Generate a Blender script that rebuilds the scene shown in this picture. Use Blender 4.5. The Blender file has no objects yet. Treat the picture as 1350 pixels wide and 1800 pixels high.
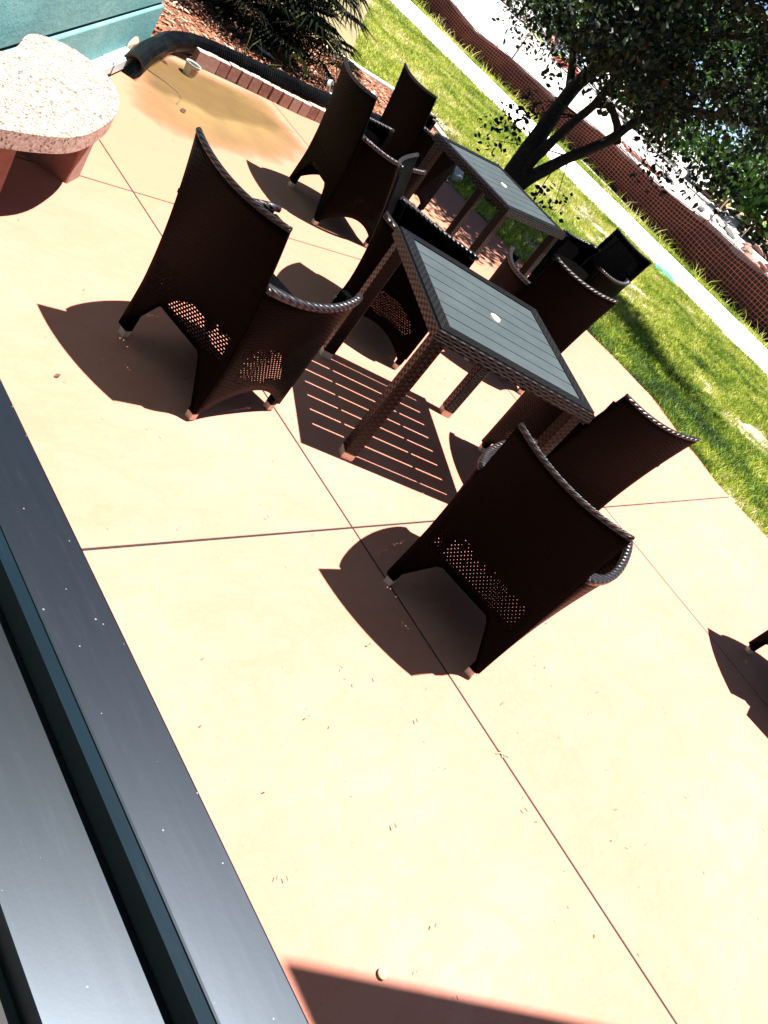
import bpy, bmesh, math, random
import numpy as np
from mathutils import Vector, Matrix, noise
random.seed(7)
rng = np.random.default_rng(7)
sc = bpy.context.scene
COL = sc.collection
PI = math.pi

# ------------------------------------------------------------------ camera
FPX = 1439.63
RIGHT = np.array([0.6387808, -0.51720195, 0.56961499])
UP = np.array([0.03967898, 0.76150747, 0.64694045])
FWD = np.array([0.76836493, 0.3906514, -0.5069584])
CAMP = np.array([0.0, 0.0, 1.7069])
cd = bpy.data.cameras.new('camera')
cam = bpy.data.objects.new('camera', cd); COL.objects.link(cam)
cd.sensor_fit = 'VERTICAL'; cd.sensor_height = 24.0; cd.sensor_width = 18.0
cd.lens = FPX/1800*24
cd.clip_start = 0.02; cd.clip_end = 3000
cam.matrix_world = Matrix(((RIGHT[0], UP[0], -FWD[0], CAMP[0]), (RIGHT[1], UP[1], -FWD[1], CAMP[1]),
                           (RIGHT[2], UP[2], -FWD[2], CAMP[2]), (0, 0, 0, 1)))
sc.camera = cam

# ------------------------------------------------------------------ light
SX, SY = -0.2075, 0.1275            # shadow offset per metre of height
w = bpy.data.worlds.new('World'); sc.world = w; w.use_nodes = True
nt = w.node_tree; nt.nodes.clear()
sky = nt.nodes.new('ShaderNodeTexSky'); sky.sky_type = 'NISHITA'; sky.sun_disc = False
sky.sun_elevation = math.atan(1/math.hypot(SX, SY)); sky.sun_rotation = math.atan2(-SX, -SY)
sky.air_density = 0.35; sky.dust_density = 0.3; sky.ozone_density = 1.0
bg = nt.nodes.new('ShaderNodeBackground'); bg.inputs[1].default_value = 0.05
wo = nt.nodes.new('ShaderNodeOutputWorld')
nt.links.new(sky.outputs[0], bg.inputs[0]); nt.links.new(bg.outputs[0], wo.inputs[0])
sd = bpy.data.lights.new('sun', 'SUN'); sd.energy = 5.0; sd.angle = math.radians(0.53); sd.color = (1.0, 0.975, 0.94)
sun = bpy.data.objects.new('sun', sd); COL.objects.link(sun)
sun.rotation_euler = Vector((SX, SY, -1)).to_track_quat('-Z', 'Y').to_euler()
sc.view_settings.view_transform = 'Standard'; sc.view_settings.look = 'None'
sc.view_settings.gamma = 1.0; sc.view_settings.exposure = 2.15
sc.view_settings.use_curve_mapping = False

# ------------------------------------------------------------------ helpers
class NT:
    def __init__(s, name):
        s.m = bpy.data.materials.new(name); s.m.use_nodes = True
        s.t = s.m.node_tree; s.t.nodes.clear()
        s.out = s.t.nodes.new('ShaderNodeOutputMaterial')
        s.b = s.t.nodes.new('ShaderNodeBsdfPrincipled')
        s.t.links.new(s.b.outputs[0], s.out.inputs[0])
    def n(s, kind, **kw):
        nd = s.t.nodes.new(kind)
        for k, v in kw.items(): setattr(nd, k, v)
        return nd
    def l(s, a, b): s.t.links.new(a, b)
    def coord(s, which='Object', scale=(1, 1, 1), rot=(0, 0, 0)):
        tc = s.n('ShaderNodeTexCoord'); mp = s.n('ShaderNodeMapping')
        mp.inputs['Scale'].default_value = scale; mp.inputs['Rotation'].default_value = rot
        s.l(tc.outputs[which], mp.inputs[0]); return mp.outputs[0]
    def noise(s, vec, scale, detail=4, rough=0.6):
        nd = s.n('ShaderNodeTexNoise'); nd.inputs['Scale'].default_value = scale
        nd.inputs['Detail'].default_value = detail; nd.inputs['Roughness'].default_value = rough
        if vec is not None: s.l(vec, nd.inputs['Vector'])
        return nd.outputs['Fac']
    def ramp(s, fac, stops, interp='LINEAR'):
        r = s.n('ShaderNodeValToRGB'); r.color_ramp.interpolation = interp
        e = r.color_ramp.elements
        while len(e) < len(stops): e.new(0.5)
        for i, (p, c) in enumerate(stops):
            e[i].position = p; e[i].color = (c[0], c[1], c[2], 1) if hasattr(c, '__len__') else (c, c, c, 1)
        s.l(fac, r.inputs[0]); return r.outputs[0]
    def mix(s, f, a, b, mode='MIX'):
        m = s.n('ShaderNodeMix', data_type='RGBA', blend_type=mode)
        for v, i in ((f, 0), (a, 6), (b, 7)):
            if isinstance(v, (int, float)): m.inputs[i].default_value = v
            elif isinstance(v, tuple): m.inputs[i].default_value = (*v, 1)
            else: s.l(v, m.inputs[i])
        return m.outputs[2]
    def math(s, op, a, b=0.0, c=None):
        m = s.n('ShaderNodeMath', operation=op)
        for i, v in enumerate((a, b, c)):
            if v is None: continue
            if isinstance(v, (int, float)): m.inputs[i].default_value = v
            else: s.l(v, m.inputs[i])
        return m.outputs[0]
    def set(s, col=None, rough=None, metal=None, spec=None, bump=None, bd=0.002, bs=0.5, alpha=None):
        for v, nm in ((col, 'Base Color'), (rough, 'Roughness'), (metal, 'Metallic'), (spec, 'Specular IOR Level'), (alpha, 'Alpha')):
            if v is None: continue
            if isinstance(v, (int, float)): s.b.inputs[nm].default_value = v
            elif isinstance(v, tuple): s.b.inputs[nm].default_value = (*v, 1)
            else: s.l(v, s.b.inputs[nm])
        if bump is not None:
            bp = s.n('ShaderNodeBump'); bp.inputs['Distance'].default_value = bd; bp.inputs['Strength'].default_value = bs
            s.l(bump, bp.inputs['Height']); s.l(bp.outputs[0], s.b.inputs['Normal'])
        return s.m

def plain(name, col, rough=0.6, metal=0.0, var=0.25, scale=20, bs=0.3, bd=0.002, spec=0.5, space='Object'):
    a = NT(name); v = a.coord(space)
    f = a.noise(v, scale)
    c = a.ramp(f, [(0.3, tuple(x*(1-var) for x in col)), (0.7, tuple(min(1, x*(1+var)) for x in col))])
    return a.set(c, rough, metal, spec, a.noise(v, scale*4), bd, bs)

# concrete patio ----------------------------------------------------
def concrete():
    a = NT('tan_concrete'); v = a.coord('Object')
    big = a.noise(v, 0.9, 5, 0.55); mid = a.noise(v, 5, 6, 0.65); fine = a.noise(v, 160, 3, 0.7)
    c = a.ramp(big, [(0.3, (0.34, 0.126, 0.080)), (0.5, (0.36, 0.142, 0.098)), (0.72, (0.37, 0.155, 0.114))])
    c = a.mix(a.ramp(mid, [(0.35, 0.0), (0.75, 0.28)]), c, (0.38, 0.158, 0.120))
    c = a.mix(a.ramp(fine, [(0.28, 0.55), (0.42, 0.0)]), c, (0.17, 0.08, 0.06))
    vo = a.n('ShaderNodeTexVoronoi'); vo.inputs['Scale'].default_value = 7.0; vo.inputs['Randomness'].default_value = 1
    a.l(v, vo.inputs['Vector'])
    c = a.mix(a.ramp(vo.outputs['Distance'], [(0.018, 0.65), (0.035, 0.0)]), c, (0.08, 0.04, 0.03))
    wm = a.noise(a.coord('Object', (1.0, 1.6, 1)), 2.3, 8, 0.72)
    c = a.mix(a.ramp(wm, [(0.44, 0.0), (0.50, 0.30), (0.56, 0.0)]), c, (0.33, 0.105, 0.062))
    c = a.mix(a.ramp(a.noise(v, 55, 2, 0.5), [(0.66, 0.0), (0.74, 0.5)]), c, (0.24, 0.105, 0.07))
    # rusty drift towards the wall
    sp = a.n('ShaderNodeSeparateXYZ'); a.l(v, sp.inputs[0])
    g = a.math('ADD', sp.outputs[1], a.math('MULTIPLY', mid, 1.4))
    c = a.mix(a.ramp(a.math('MULTIPLY', g, 0.15), [(0.36, 0.0), (0.80, 0.85)]), c, (0.26, 0.115, 0.066))
    return a.set(c, 0.85, 0, 0.25, a.mix(0.5, mid, fine), 0.0015, 0.25)
M = {}
M['concrete'] = concrete()
M['joint'] = plain('joint_filler', (0.004, 0.0035, 0.0035), 0.9, scale=60)

def sheetstain(name, col, rough, amax, scale=4.0, spec=0.5):
    a = NT(name); v = a.coord('Object')
    at = a.n('ShaderNodeAttribute', attribute_name='edge')
    f = a.math('ADD', at.outputs['Fac'], a.math('MULTIPLY', a.math('SUBTRACT', a.noise(v, scale, 5), 0.5), 0.8))
    al = a.ramp(f, [(0.10, 0.0), (0.42, amax*0.7), (0.85, amax)])
    c = a.ramp(a.noise(v, scale*1.6, 5), [(0.3, tuple(x*0.82 for x in col)), (0.7, tuple(min(1, x*1.1) for x in col))])
    return a.set(c, rough, 0, spec, None, alpha=al)
M['silt'] = sheetstain('ochre_silt_puddle', (0.190, 0.118, 0.045), 0.3, 0.92, 2.2)
M['silt_dark'] = sheetstain('dark_silt', (0.115, 0.066, 0.018), 0.45, 0.65, 4.0)

# wicker -----------------------------------------------------------
def wicker(name, holes=True, spec=0.022, tone=1.0, bw=0.026, rh=0.0085, amp=0.0016):
    """flat resin weave: uv in metres; 'open' attribute 0..1 opens little slots"""
    a = NT(name)
    uv = a.n('ShaderNodeUVMap'); mp = a.n('ShaderNodeMapping'); a.l(uv.outputs[0], mp.inputs[0])
    br = a.n('ShaderNodeTexBrick'); br.offset = 0.5; br.offset_frequency = 2
    br.inputs['Scale'].default_value = 1.0
    br.inputs['Brick Width'].default_value = bw; br.inputs['Row Height'].default_value = rh
    br.inputs['Mortar Size'].default_value = 0.0011; br.inputs['Mortar Smooth'].default_value = 0.6
    br.inputs['Color1'].default_value = (0.0, 0, 0, 1); br.inputs['Color2'].default_value = (1, 1, 1, 1)
    a.l(mp.outputs[0], br.inputs['Vector'])
    dark, lite = (0.0010*tone, 0.0010*tone, 0.0010*tone), (0.0024*tone, 0.0016*tone, 0.0015*tone)
    c = a.mix(br.outputs['Color'], dark, lite)
    c = a.mix(br.outputs['Fac'], c, (0.0008, 0.0007, 0.0007))
    sp = a.n('ShaderNodeSeparateXYZ'); a.l(mp.outputs[0], sp.inputs[0])
    # over-under relief
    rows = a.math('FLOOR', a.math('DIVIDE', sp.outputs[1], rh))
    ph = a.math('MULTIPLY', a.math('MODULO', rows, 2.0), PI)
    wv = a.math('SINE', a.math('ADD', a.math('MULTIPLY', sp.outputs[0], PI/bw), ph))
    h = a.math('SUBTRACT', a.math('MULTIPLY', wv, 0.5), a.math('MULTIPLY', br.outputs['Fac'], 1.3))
    al = None
    if holes:
        at = a.n('ShaderNodeAttribute', attribute_name='open')
        # slot where u near a strand crossing and v near a row edge, in a checker
        fu = a.math('ABSOLUTE', a.math('SUBTRACT', a.math('FRACT', a.math('ADD', a.math('DIVIDE', sp.outputs[0], 0.0165), a.math('MULTIPLY', a.math('MODULO', a.math('ABSOLUTE', a.math('FLOOR', a.math('DIVIDE', sp.outputs[1], 0.0115))), 2.0), 0.5))), 0.5))
        fv = a.math('ABSOLUTE', a.math('SUBTRACT', a.math('FRACT', a.math('DIVIDE', sp.outputs[1], 0.0115)), 0.5))
        slot = a.math('MULTIPLY', a.math('LESS_THAN', fu, 0.26), a.math('LESS_THAN', fv, 0.21))
        nz = a.noise(mp.outputs[0], 48.0, 1)
        gate = a.math('GREATER_THAN', a.math('ADD', at.outputs['Fac'], a.math('MULTIPLY', a.math('SUBTRACT', nz, 0.5), 1.7)), 0.50)
        hole = a.math('MULTIPLY', slot, gate)
        al = a.math('SUBTRACT', 1.0, hole)
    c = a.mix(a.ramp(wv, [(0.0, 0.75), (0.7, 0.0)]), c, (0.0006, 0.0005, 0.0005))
    return a.set(c, 0.42, 0, spec, h, amp, 1.0, al)
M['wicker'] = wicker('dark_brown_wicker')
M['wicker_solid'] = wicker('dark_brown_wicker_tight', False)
M['wicker_table'] = wicker('table_edge_wicker', False, spec=0.20, tone=2.0, bw=0.024, rh=0.0125, amp=0.004)
def braid():
    a = NT('braided_rim'); uv = a.n('ShaderNodeUVMap')
    wv = a.n('ShaderNodeTexWave'); wv.wave_type = 'BANDS'; wv.bands_direction = 'DIAGONAL'
    wv.inputs['Scale'].default_value = 20.0; wv.inputs['Distortion'].default_value = 1.2
    a.l(uv.outputs[0], wv.inputs['Vector'])
    c = a.ramp(wv.outputs['Fac'], [(0.2, (0.004, 0.003, 0.003)), (0.7, (0.016, 0.012, 0.012))])
    return a.set(c, 0.36, 0, 0.3, wv.outputs['Fac'], 0.004, 1.0)
M['braid'] = braid()
M['foot'] = plain('bare_aluminium_foot', (0.6000, 0.4960, 0.4000), 0.45, 0.2, 0.1, 80)
def slatmat():
    a = NT('grey_faux_wood'); v = a.coord('Object', (5, 160, 60)); v2 = a.coord('Object')
    g = a.noise(v, 1.0, 4, 0.7)
    g2 = a.noise(a.coord('Object', (22, 420, 60)), 1.0, 2, 0.5)
    c = a.ramp(g, [(0.3, (0.021, 0.029, 0.031)), (0.65, (0.033, 0.044, 0.046))])
    c = a.mix(a.ramp(g2, [(0.60, 0.0), (0.68, 0.85)]), c, (0.018, 0.022, 0.022))
    c = a.mix(a.ramp(a.noise(v2, 6, 5), [(0.45, 0.0), (0.8, 0.25)]), c, (0.0720, 0.0840, 0.0810))
    return a.set(c, 0.45, 0, 0.4, g, 0.0008, 0.6)
M['slat'] = slatmat()
M['cap'] = plain('cream_plastic', (0.5760, 0.4960, 0.3680), 0.5, 0, 0.06, 30)

# ------------------------------------------------------------------ mesh helpers
def tag(o, label=None, cat=None, group=None, kind=None):
    if label: o['label'] = label
    if cat: o['category'] = cat
    if group: o['group'] = group
    if kind: o['kind'] = kind
    return o
def link(name, me, mat=None, parent=None, loc=None, rot=None):
    o = bpy.data.objects.new(name, me); COL.objects.link(o)
    if mat is not None and not me.materials: me.materials.append(mat)
    if parent is not None: o.parent = parent
    if loc is not None: o.location = loc
    if rot is not None: o.rotation_euler = rot
    return o
def mesh(name, V, F, smooth=False):
    me = bpy.data.meshes.new(name); me.from_pydata([tuple(v) for v in V], [], [tuple(f) for f in F]); me.update()
    if smooth: me.polygons.foreach_set('use_smooth', [True]*len(me.polygons))
    return me
def empty(name, loc=(0, 0, 0), rz=0, label=None, cat=None, group=None):
    o = bpy.data.objects.new(name, None); COL.objects.link(o); o.location = loc; o.rotation_euler = (0, 0, rz)
    o.empty_display_size = 0.1
    return tag(o, label, cat, group)
def bm_mesh(name, bm, smooth=False):
    me = bpy.data.meshes.new(name); bm.normal_update(); bm.to_mesh(me); bm.free()
    if smooth: me.polygons.foreach_set('use_smooth', [True]*len(me.polygons))
    return me
def boxmesh(name, x0, x1, y0, y1, z0, z1, bev=0.0, seg=2):
    bm = bmesh.new()
    vs = [bm.verts.new((x, y, z)) for z in (z0, z1) for y in (y0, y1) for x in (x0, x1)]
    for f in ((0, 2, 3, 1), (4, 5, 7, 6), (0, 1, 5, 4), (2, 6, 7, 3), (0, 4, 6, 2), (1, 3, 7, 5)):
        bm.faces.new([vs[i] for i in f])
    if bev > 0: bmesh.ops.bevel(bm, geom=bm.edges[:], offset=bev, segments=seg, affect='EDGES', profile=0.5)
    me = bm_mesh(name, bm)
    uvbox(me); return me
def uvbox(me):
    uv = me.uv_layers.new(name='UVMap')
    for p in me.polygons:
        n = p.normal; ax = max(range(3), key=lambda i: abs(n[i]))
        for li in p.loop_indices:
            c = me.vertices[me.loops[li].vertex_index].co
            uv.data[li].uv = (c[1], c[2]) if ax == 0 else ((c[0], c[2]) if ax == 1 else (c[0], c[1]))
def prism(name, poly, z0, z1, bev=0.0):
    """closed prism from a ccw outline"""
    bm = bmesh.new()
    top = [bm.verts.new((x, y, z1)) for x, y in poly]; bot = [bm.verts.new((x, y, z0)) for x, y in poly]
    tf = bm.faces.new(top); bm.faces.new(bot[::-1])
    n = len(poly)
    for i in range(n):
        j = (i+1) % n; bm.faces.new((top[i], bot[i], bot[j], top[j]))
    if bev: bmesh.ops.bevel(bm, geom=list(tf.edges), offset=bev, segments=2, affect='EDGES')
    bmesh.ops.recalc_face_normals(bm, faces=bm.faces[:])
    me = bm_mesh(name, bm); uvbox(me); return me
def tube(name, pts, rad, n=8, closed_ends=True, smooth=True):
    """tube along points; rad float or list; uv in metres"""
    pts = [Vector(p) for p in pts]; m = len(pts)
    if not hasattr(rad, '__len__'): rad = [rad]*m
    V, F, UV = [], [], []
    prev = None; s = 0
    ss = []
    for i, p in enumerate(pts):
        t = (pts[min(i+1, m-1)]-pts[max(i-1, 0)]).normalized()
        if prev is None:
            a = t.cross(Vector((0, 0, 1)));
            if a.length < 1e-3: a = t.cross(Vector((1, 0, 0)))
            a.normalize()
        else: a = (prev - t*prev.dot(t)).normalized()
        prev = a; b = t.cross(a)
        if i: s += (p-pts[i-1]).length
        ss.append(s)
        for k in range(n):
            an = 2*PI*k/n; V.append(p + (a*math.cos(an)+b*math.sin(an))*rad[i])
    for i in range(m-1):
        for k in range(n):
            F.append((i*n+k, i*n+(k+1) % n, (i+1)*n+(k+1) % n, (i+1)*n+k))
            UV.append([(ss[i], k*0.02), (ss[i], (k+1)*0.02), (ss[i+1], (k+1)*0.02), (ss[i+1], k*0.02)])
    if closed_ends:
        F.append(tuple(range(n))[::-1]); UV.append([(0, 0)]*n)
        F.append(tuple((m-1)*n+k for k in range(n))); UV.append([(0, 0)]*n)
    me = mesh(name, V, F, smooth)
    uv = me.uv_layers.new(name='UVMap'); li = 0
    for u in UV:
        for q in u: uv.data[li].uv = q; li += 1
    return me
def panel(name, fn, nu, nv, th, openfn=None, uvw=1.0, uvh=1.0):
    """thin woven panel with real thickness: fn(u,v)->(pos, uvpos)"""
    P = [[Vector(fn(i/nu, j/nv)[0]) for i in range(nu+1)] for j in range(nv+1)]
    U = [[fn(i/nu, j/nv)[1] for i in range(nu+1)] for j in range(nv+1)]
    def nrm(j, i):
        a = P[j][min(i+1, nu)]-P[j][max(i-1, 0)]; b = P[min(j+1, nv)][i]-P[max(j-1, 0)][i]
        n = a.cross(b); return n.normalized() if n.length > 1e-9 else Vector((0, 0, 1))
    V, O = [], []
    for side in (1, -1):
        for j in range(nv+1):
            for i in range(nu+1):
                V.append(P[j][i]+nrm(j, i)*th*0.5*side)
                O.append(openfn(i/nu, j/nv) if openfn else 0.0)
    W = nu+1; N = W*(nv+1); F, UV = [], []
    for j in range(nv):
        for i in range(nu):
            q = (j*W+i, j*W+i+1, (j+1)*W+i+1, (j+1)*W+i)
            uvq = [U[j][i], U[j][i+1], U[j+1][i+1], U[j+1][i]]
            F.append(q); UV.append(uvq)
            F.append(tuple(x+N for x in q[::-1])); UV.append(uvq[::-1])
    loop = [(0, i) for i in range(nu)] + [(j, nu) for j in range(nv)] + [(nv, i) for i in range(nu, 0, -1)] + [(j, 0) for j in range(nv, 0, -1)]
    L = len(loop)
    for k in range(L):
        a, b = loop[k], loop[(k+1) % L]; ia, ib = a[0]*W+a[1], b[0]*W+b[1]
        F.append((ib, ia, ia+N, ib+N)); UV.append([U[b[0]][b[1]], U[a[0]][a[1]], U[a[0]][a[1]], U[b[0]][b[1]]])
    me = mesh(name, V, F, True)
    uv = me.uv_layers.new(name='UVMap'); li = 0
    for u in UV:
        for q in u: uv.data[li].uv = q; li += 1
    at = me.attributes.new('open', 'FLOAT', 'POINT'); at.data.foreach_set('value', O)
    return me

# ------------------------------------------------------------------ ground, patio
M['dirt'] = plain('bare_ground', (0.30, 0.25, 0.19), 0.95, 0, 0.3, 3)
V = [(-200, -200, -0.06), (17.2, -200, -0.06), (17.2, 400, -0.06), (-200, 400, -0.06)]
tag(link('ground', mesh('ground', V, [(0, 1, 2, 3)]), M['dirt']), kind='structure')

EDGE = [(7.30, -6.0), (7.22, -3.0), (7.10, -0.6), (7.02, 0.35), (6.99, 0.82), (6.96, 1.40), (7.12, 1.92), (7.30, 2.43), (7.28, 2.79), (7.20, 3.16), (7.14, 3.9), (7.10, 4.8), (7.08, 5.56)]
def edge_x(y):
    for (x0, y0), (x1, y1) in zip(EDGE, EDGE[1:]):
        if y0 <= y <= y1: return x0+(x1-x0)*(y-y0)/(y1-y0)
    return EDGE[-1][0]
patio = tag(link('patio', mesh('patio_base', [(-3, -6, -0.0016), (7.0, -6, -0.0016), (6.9, 1.4, -0.0016), (7.0, 5.55, -0.0016), (-3, 5.55, -0.0016)], [(0, 1, 2, 3, 4)]), M['joint']), kind='structure')
XS = [-2.16, 0.09, 2.3435, 4.5886, None]
YS = [-5.138, -3.007, -0.877, 1.249, 3.3752, 5.53]
G2 = 0.0047
for i in range(4):
    for j in range(5):
        y0, y1 = YS[j]+G2, YS[j+1]-G2; x0 = XS[i]+G2
        if XS[i+1] is not None:
            poly = [(x0, y0), (XS[i+1]-G2, y0), (XS[i+1]-G2, y1), (x0, y1)]
        else:
            ys = [y0+(y1-y0)*k/14 for k in range(15)]
            poly = [(x0, y0)]+[(edge_x(y)+0.012*math.sin(y*9)+0.006*math.sin(y*31), y) for y in ys]+[(x0, y1)]
        link('slab', prism('slab', poly, -0.10 if XS[i+1] is None else -0.015, 0.0, 0.0008), M['concrete'], patio)

def stain(name, poly, z, mat, cx, cy, **kw):
    """soft edged sheet: rings from centre; 'edge' attribute 1 in the middle to 0 on the rim"""
    K = 6; n = len(poly); V = [(cx, cy, z)]; E = [1.0]; F = []
    for k in range(1, K+1):
        for x, y in poly: V.append((cx+(x-cx)*k/K, cy+(y-cy)*k/K, z)); E.append(1-k/K)
    for i in range(n): F.append((0, 1+i, 1+(i+1) % n))
    for k in range(K-1):
        for i in range(n): F.append((1+k*n+i, 1+(k+1)*n+i, 1+(k+1)*n+(i+1) % n, 1+k*n+(i+1) % n))
    me = mesh(name, V, F); a = me.attributes.new('edge', 'FLOAT', 'POINT'); a.data.foreach_set('value', [min(1, e*1.5) for e in E])
    return tag(link(name, me, mat), kind='structure')
stain('puddle', [(2.72, 4.35), (2.85, 4.85), (3.2, 5.40), (3.75, 5.52), (4.4, 5.52), (4.58, 5.45), (4.585, 5.0), (4.57, 4.75), (4.3, 4.50), (3.9, 4.30), (3.4, 4.17), (2.95, 4.15)], 0.003, M['silt'], 3.8, 4.98)
stain('damp_patch', [(3.0, 4.75), (3.15, 5.15), (3.5, 5.47), (4.2, 5.40), (4.6, 5.05), (4.1, 4.8), (3.5, 4.65)], 0.006, M['silt_dark'], 3.7, 5.1)

# ------------------------------------------------------------------ planter bed, walkway, lawn, path, lot
def mulchmat():
    a = NT('mulch_soil'); v = a.coord('Object')
    c = a.ramp(a.noise(v, 30, 5, 0.7), [(0.35, (0.05, 0.028, 0.02)), (0.6, (0.16, 0.07, 0.04))])
    return a.set(c, 0.95, 0, 0.1, a.noise(v, 40), 0.01, 0.8)
M['soil'] = mulchmat()
BED = [(3.42, 5.50), (3.80, 5.66), (7.10, 5.62), (7.9, 6.3), (8.25, 7.3), (8.05, 7.78), (7.42, 7.93), (6.95, 7.93), (11.0, 12.65), (10.2, 13.6), (4.6, 8.4), (2.3, 6.4)]
tag(link('planting_bed', prism('planting_bed', BED, -0.05, 0.004), M['soil']), kind='structure')
# mulch chips: nobody could count them
def chips(n, polyfn, z, size, mat, name, tilt=0.5):
    V, F, C = [], [], []
    k = 0
    while k < n:
        p = polyfn()
        if p is None or (name == 'wood_mulch' and p[1] > 7.95 and p[0] > 6.2 and p[0]-6.9 > (p[1]-8.3)*0.35-0.2): continue
        L = size*random.uniform(0.5, 1.6); W_ = L*random.uniform(0.16, 0.4); an = random.uniform(0, PI)
        d = Vector((math.cos(an), math.sin(an), random.uniform(-tilt, tilt)*0.5)); s = Vector((-math.sin(an), math.cos(an), random.uniform(-tilt, tilt)))
        c = Vector((p[0], p[1], z+random.uniform(0.0, 0.02))); b = len(V)
        up = Vector((0, 0, W_*0.35))
        V += [c-d*L/2-s*W_/2, c+d*L/2-s*W_*0.3, c+d*L/2*0.9+s*W_/2, c-d*L/2+s*W_*0.4, c+up]
        F += [(b, b+1, b+4), (b+1, b+2, b+4), (b+2, b+3, b+4), (b+3, b, b+4)]
        t = random.random(); C += [t]*5; k += 1
    me = mesh(name, V, F); a = me.attributes.new('tone', 'FLOAT', 'POINT'); a.data.foreach_set('value', C)
    return tag(link(name, me, mat), kind='stuff')
def tonemat(name, stops, rough=0.8, spec=0.2, trans=0.0):
    a = NT(name); at = a.n('ShaderNodeAttribute', attribute_name='tone')
    c = a.ramp(at.outputs['Fac'], stops); a.set(c, rough, 0, spec)
    if trans:
        tr = a.n('ShaderNodeBsdfTranslucent'); a.l(c, tr.inputs[0]); mx = a.n('ShaderNodeMixShader'); mx.inputs[0].default_value = trans
        a.l(a.b.outputs[0], mx.inputs[1]); a.l(tr.outputs[0], mx.inputs[2]); a.l(mx.outputs[0], a.out.inputs[0])
    return a.m
def inpoly(x, y, P):
    r = False; j = len(P)-1
    for i in range(len(P)):
        if (P[i][1] > y) != (P[j][1] > y) and x < (P[j][0]-P[i][0])*(y-P[i][1])/(P[j][1]-P[i][1])+P[i][0]: r = not r
        j = i
    return r
def rp(P, x0, x1, y0, y1):
    def f():
        x, y = random.uniform(x0, x1), random.uniform(y0, y1)
        return (x, y) if inpoly(x, y, P) else None
    return f
M['chip'] = tonemat('wood_chips', [(0.0, (0.0600, 0.0210, 0.0120)), (0.45, (0.2520, 0.0840, 0.0420)), (0.8, (0.3300, 0.1560, 0.0900)), (1.0, (0.3900, 0.2880, 0.2160))], 0.85)
chips(9500, rp(BED, 3.2, 8.3, 5.4, 9.2), 0.006, 0.055, M['chip'], 'wood_mulch')

M['walk'] = plain('yellow_tan_walk', (0.1368, 0.1080, 0.0446), 0.85, 0, 0.12, 6)
wk = [(6.95, 7.98), (7.30, 7.98), (16.4, 18.6), (15.2, 19.6), (6.2, 8.9)]
tag(link('walkway', prism('walkway', [(7.05, 8.02), (7.34, 8.02), (14.3, 16.1), (12.9, 17.3), (6.1, 9.3), (6.35, 8.3)], -0.05, 0.02), M['walk']), kind='structure')
M['curb'] = plain('pale_curb', (0.4464, 0.3960, 0.3456), 0.85, 0, 0.15, 12)
cb = tag(empty('kerb'), kind='structure')
def strip_pieces(name, pts, wdt, z0, z1, L, mat, par, jitter=0.004):
    for (x0, y0), (x1, y1) in zip(pts, pts[1:]):
        d = math.hypot(x1-x0, y1-y0); n = max(1, round(d/L)); an = math.atan2(y1-y0, x1-x0)
        me = boxmesh(name, 0.004, d/n-0.004, -wdt/2, wdt/2, z0, z1, 0.008, 1)
        for k in range(n):
            t = k/n
            link(name, me, mat, par, (x0+(x1-x0)*t, y0+(y1-y0)*t, random.uniform(-jitter, jitter)), (0, 0, an+random.uniform(-0.01, 0.01)))
strip_pieces('kerb_stone', [(6.28, 8.35), (6.95, 7.93), (7.40, 7.90), (8.02, 7.80), (8.36, 7.42), (8.1, 6.4), (7.35, 5.72)], 0.11, -0.05, 0.055, 0.45, M['curb'], cb)

def lawnbase():
    a = NT('lawn_soil'); v = a.coord('Object')
    c = a.ramp(a.noise(v, 1.6, 5, 0.65), [(0.35, (0.02, 0.03, 0.008)), (0.46, (0.10, 0.11, 0.035)), (0.56, (0.42, 0.36, 0.26))])
    c = a.mix(a.ramp(a.noise(v, 35, 3), [(0.4, 0.6), (0.6, 0.0)]), c, (0.03, 0.035, 0.012))
    return a.set(c, 0.95, 0, 0.1, a.noise(v, 60), 0.02, 0.8)
M['lawn'] = lawnbase()
PW = lambda y: 13.80+0.05*math.sin(y*1.3)+0.03*math.sin(y*3.7)
PF = lambda y: 16.45+0.06*math.sin(y*1.1+1)+0.04*math.sin(y*2.9)
yy = [-8+0.25*k for k in range(180)]
lv = [(6.7, y, -0.02) for y in yy]+[(PW(y), y, -0.02) for y in yy]
n_ = len(yy)
tag(link('lawn', mesh('lawn', [(6.85, -8, -0.02), (13.9, -8, -0.02), (13.9, 37, -0.02), (6.85, 37, -0.02)], [(0, 1, 2, 3)]), M['lawn']), kind='structure')
tag(link('verge', mesh('verge', [(16.3, -8, -0.02), (17.5, -8, -0.02), (17.5, 37, -0.02), (16.3, 37, -0.02)], [(0, 1, 2, 3)]), M['lawn']), kind='structure')
M['path'] = plain('white_concrete_path', (0.5760, 0.5472, 0.4896), 0.9, 0, 0.06, 4)
path = tag(empty('path'), kind='structure')
py = -8.0
while py < 36:
    ys = [py+0.006+(1.494)*k/6 for k in range(7)]
    poly = [(PW(y), y) for y in ys]; poly2 = [(PF(y), y) for y in ys[::-1]]
    link('path_slab', prism('path_slab', (poly2+poly), -0.06, 0.0), M['path'], path); py += 1.5

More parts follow.
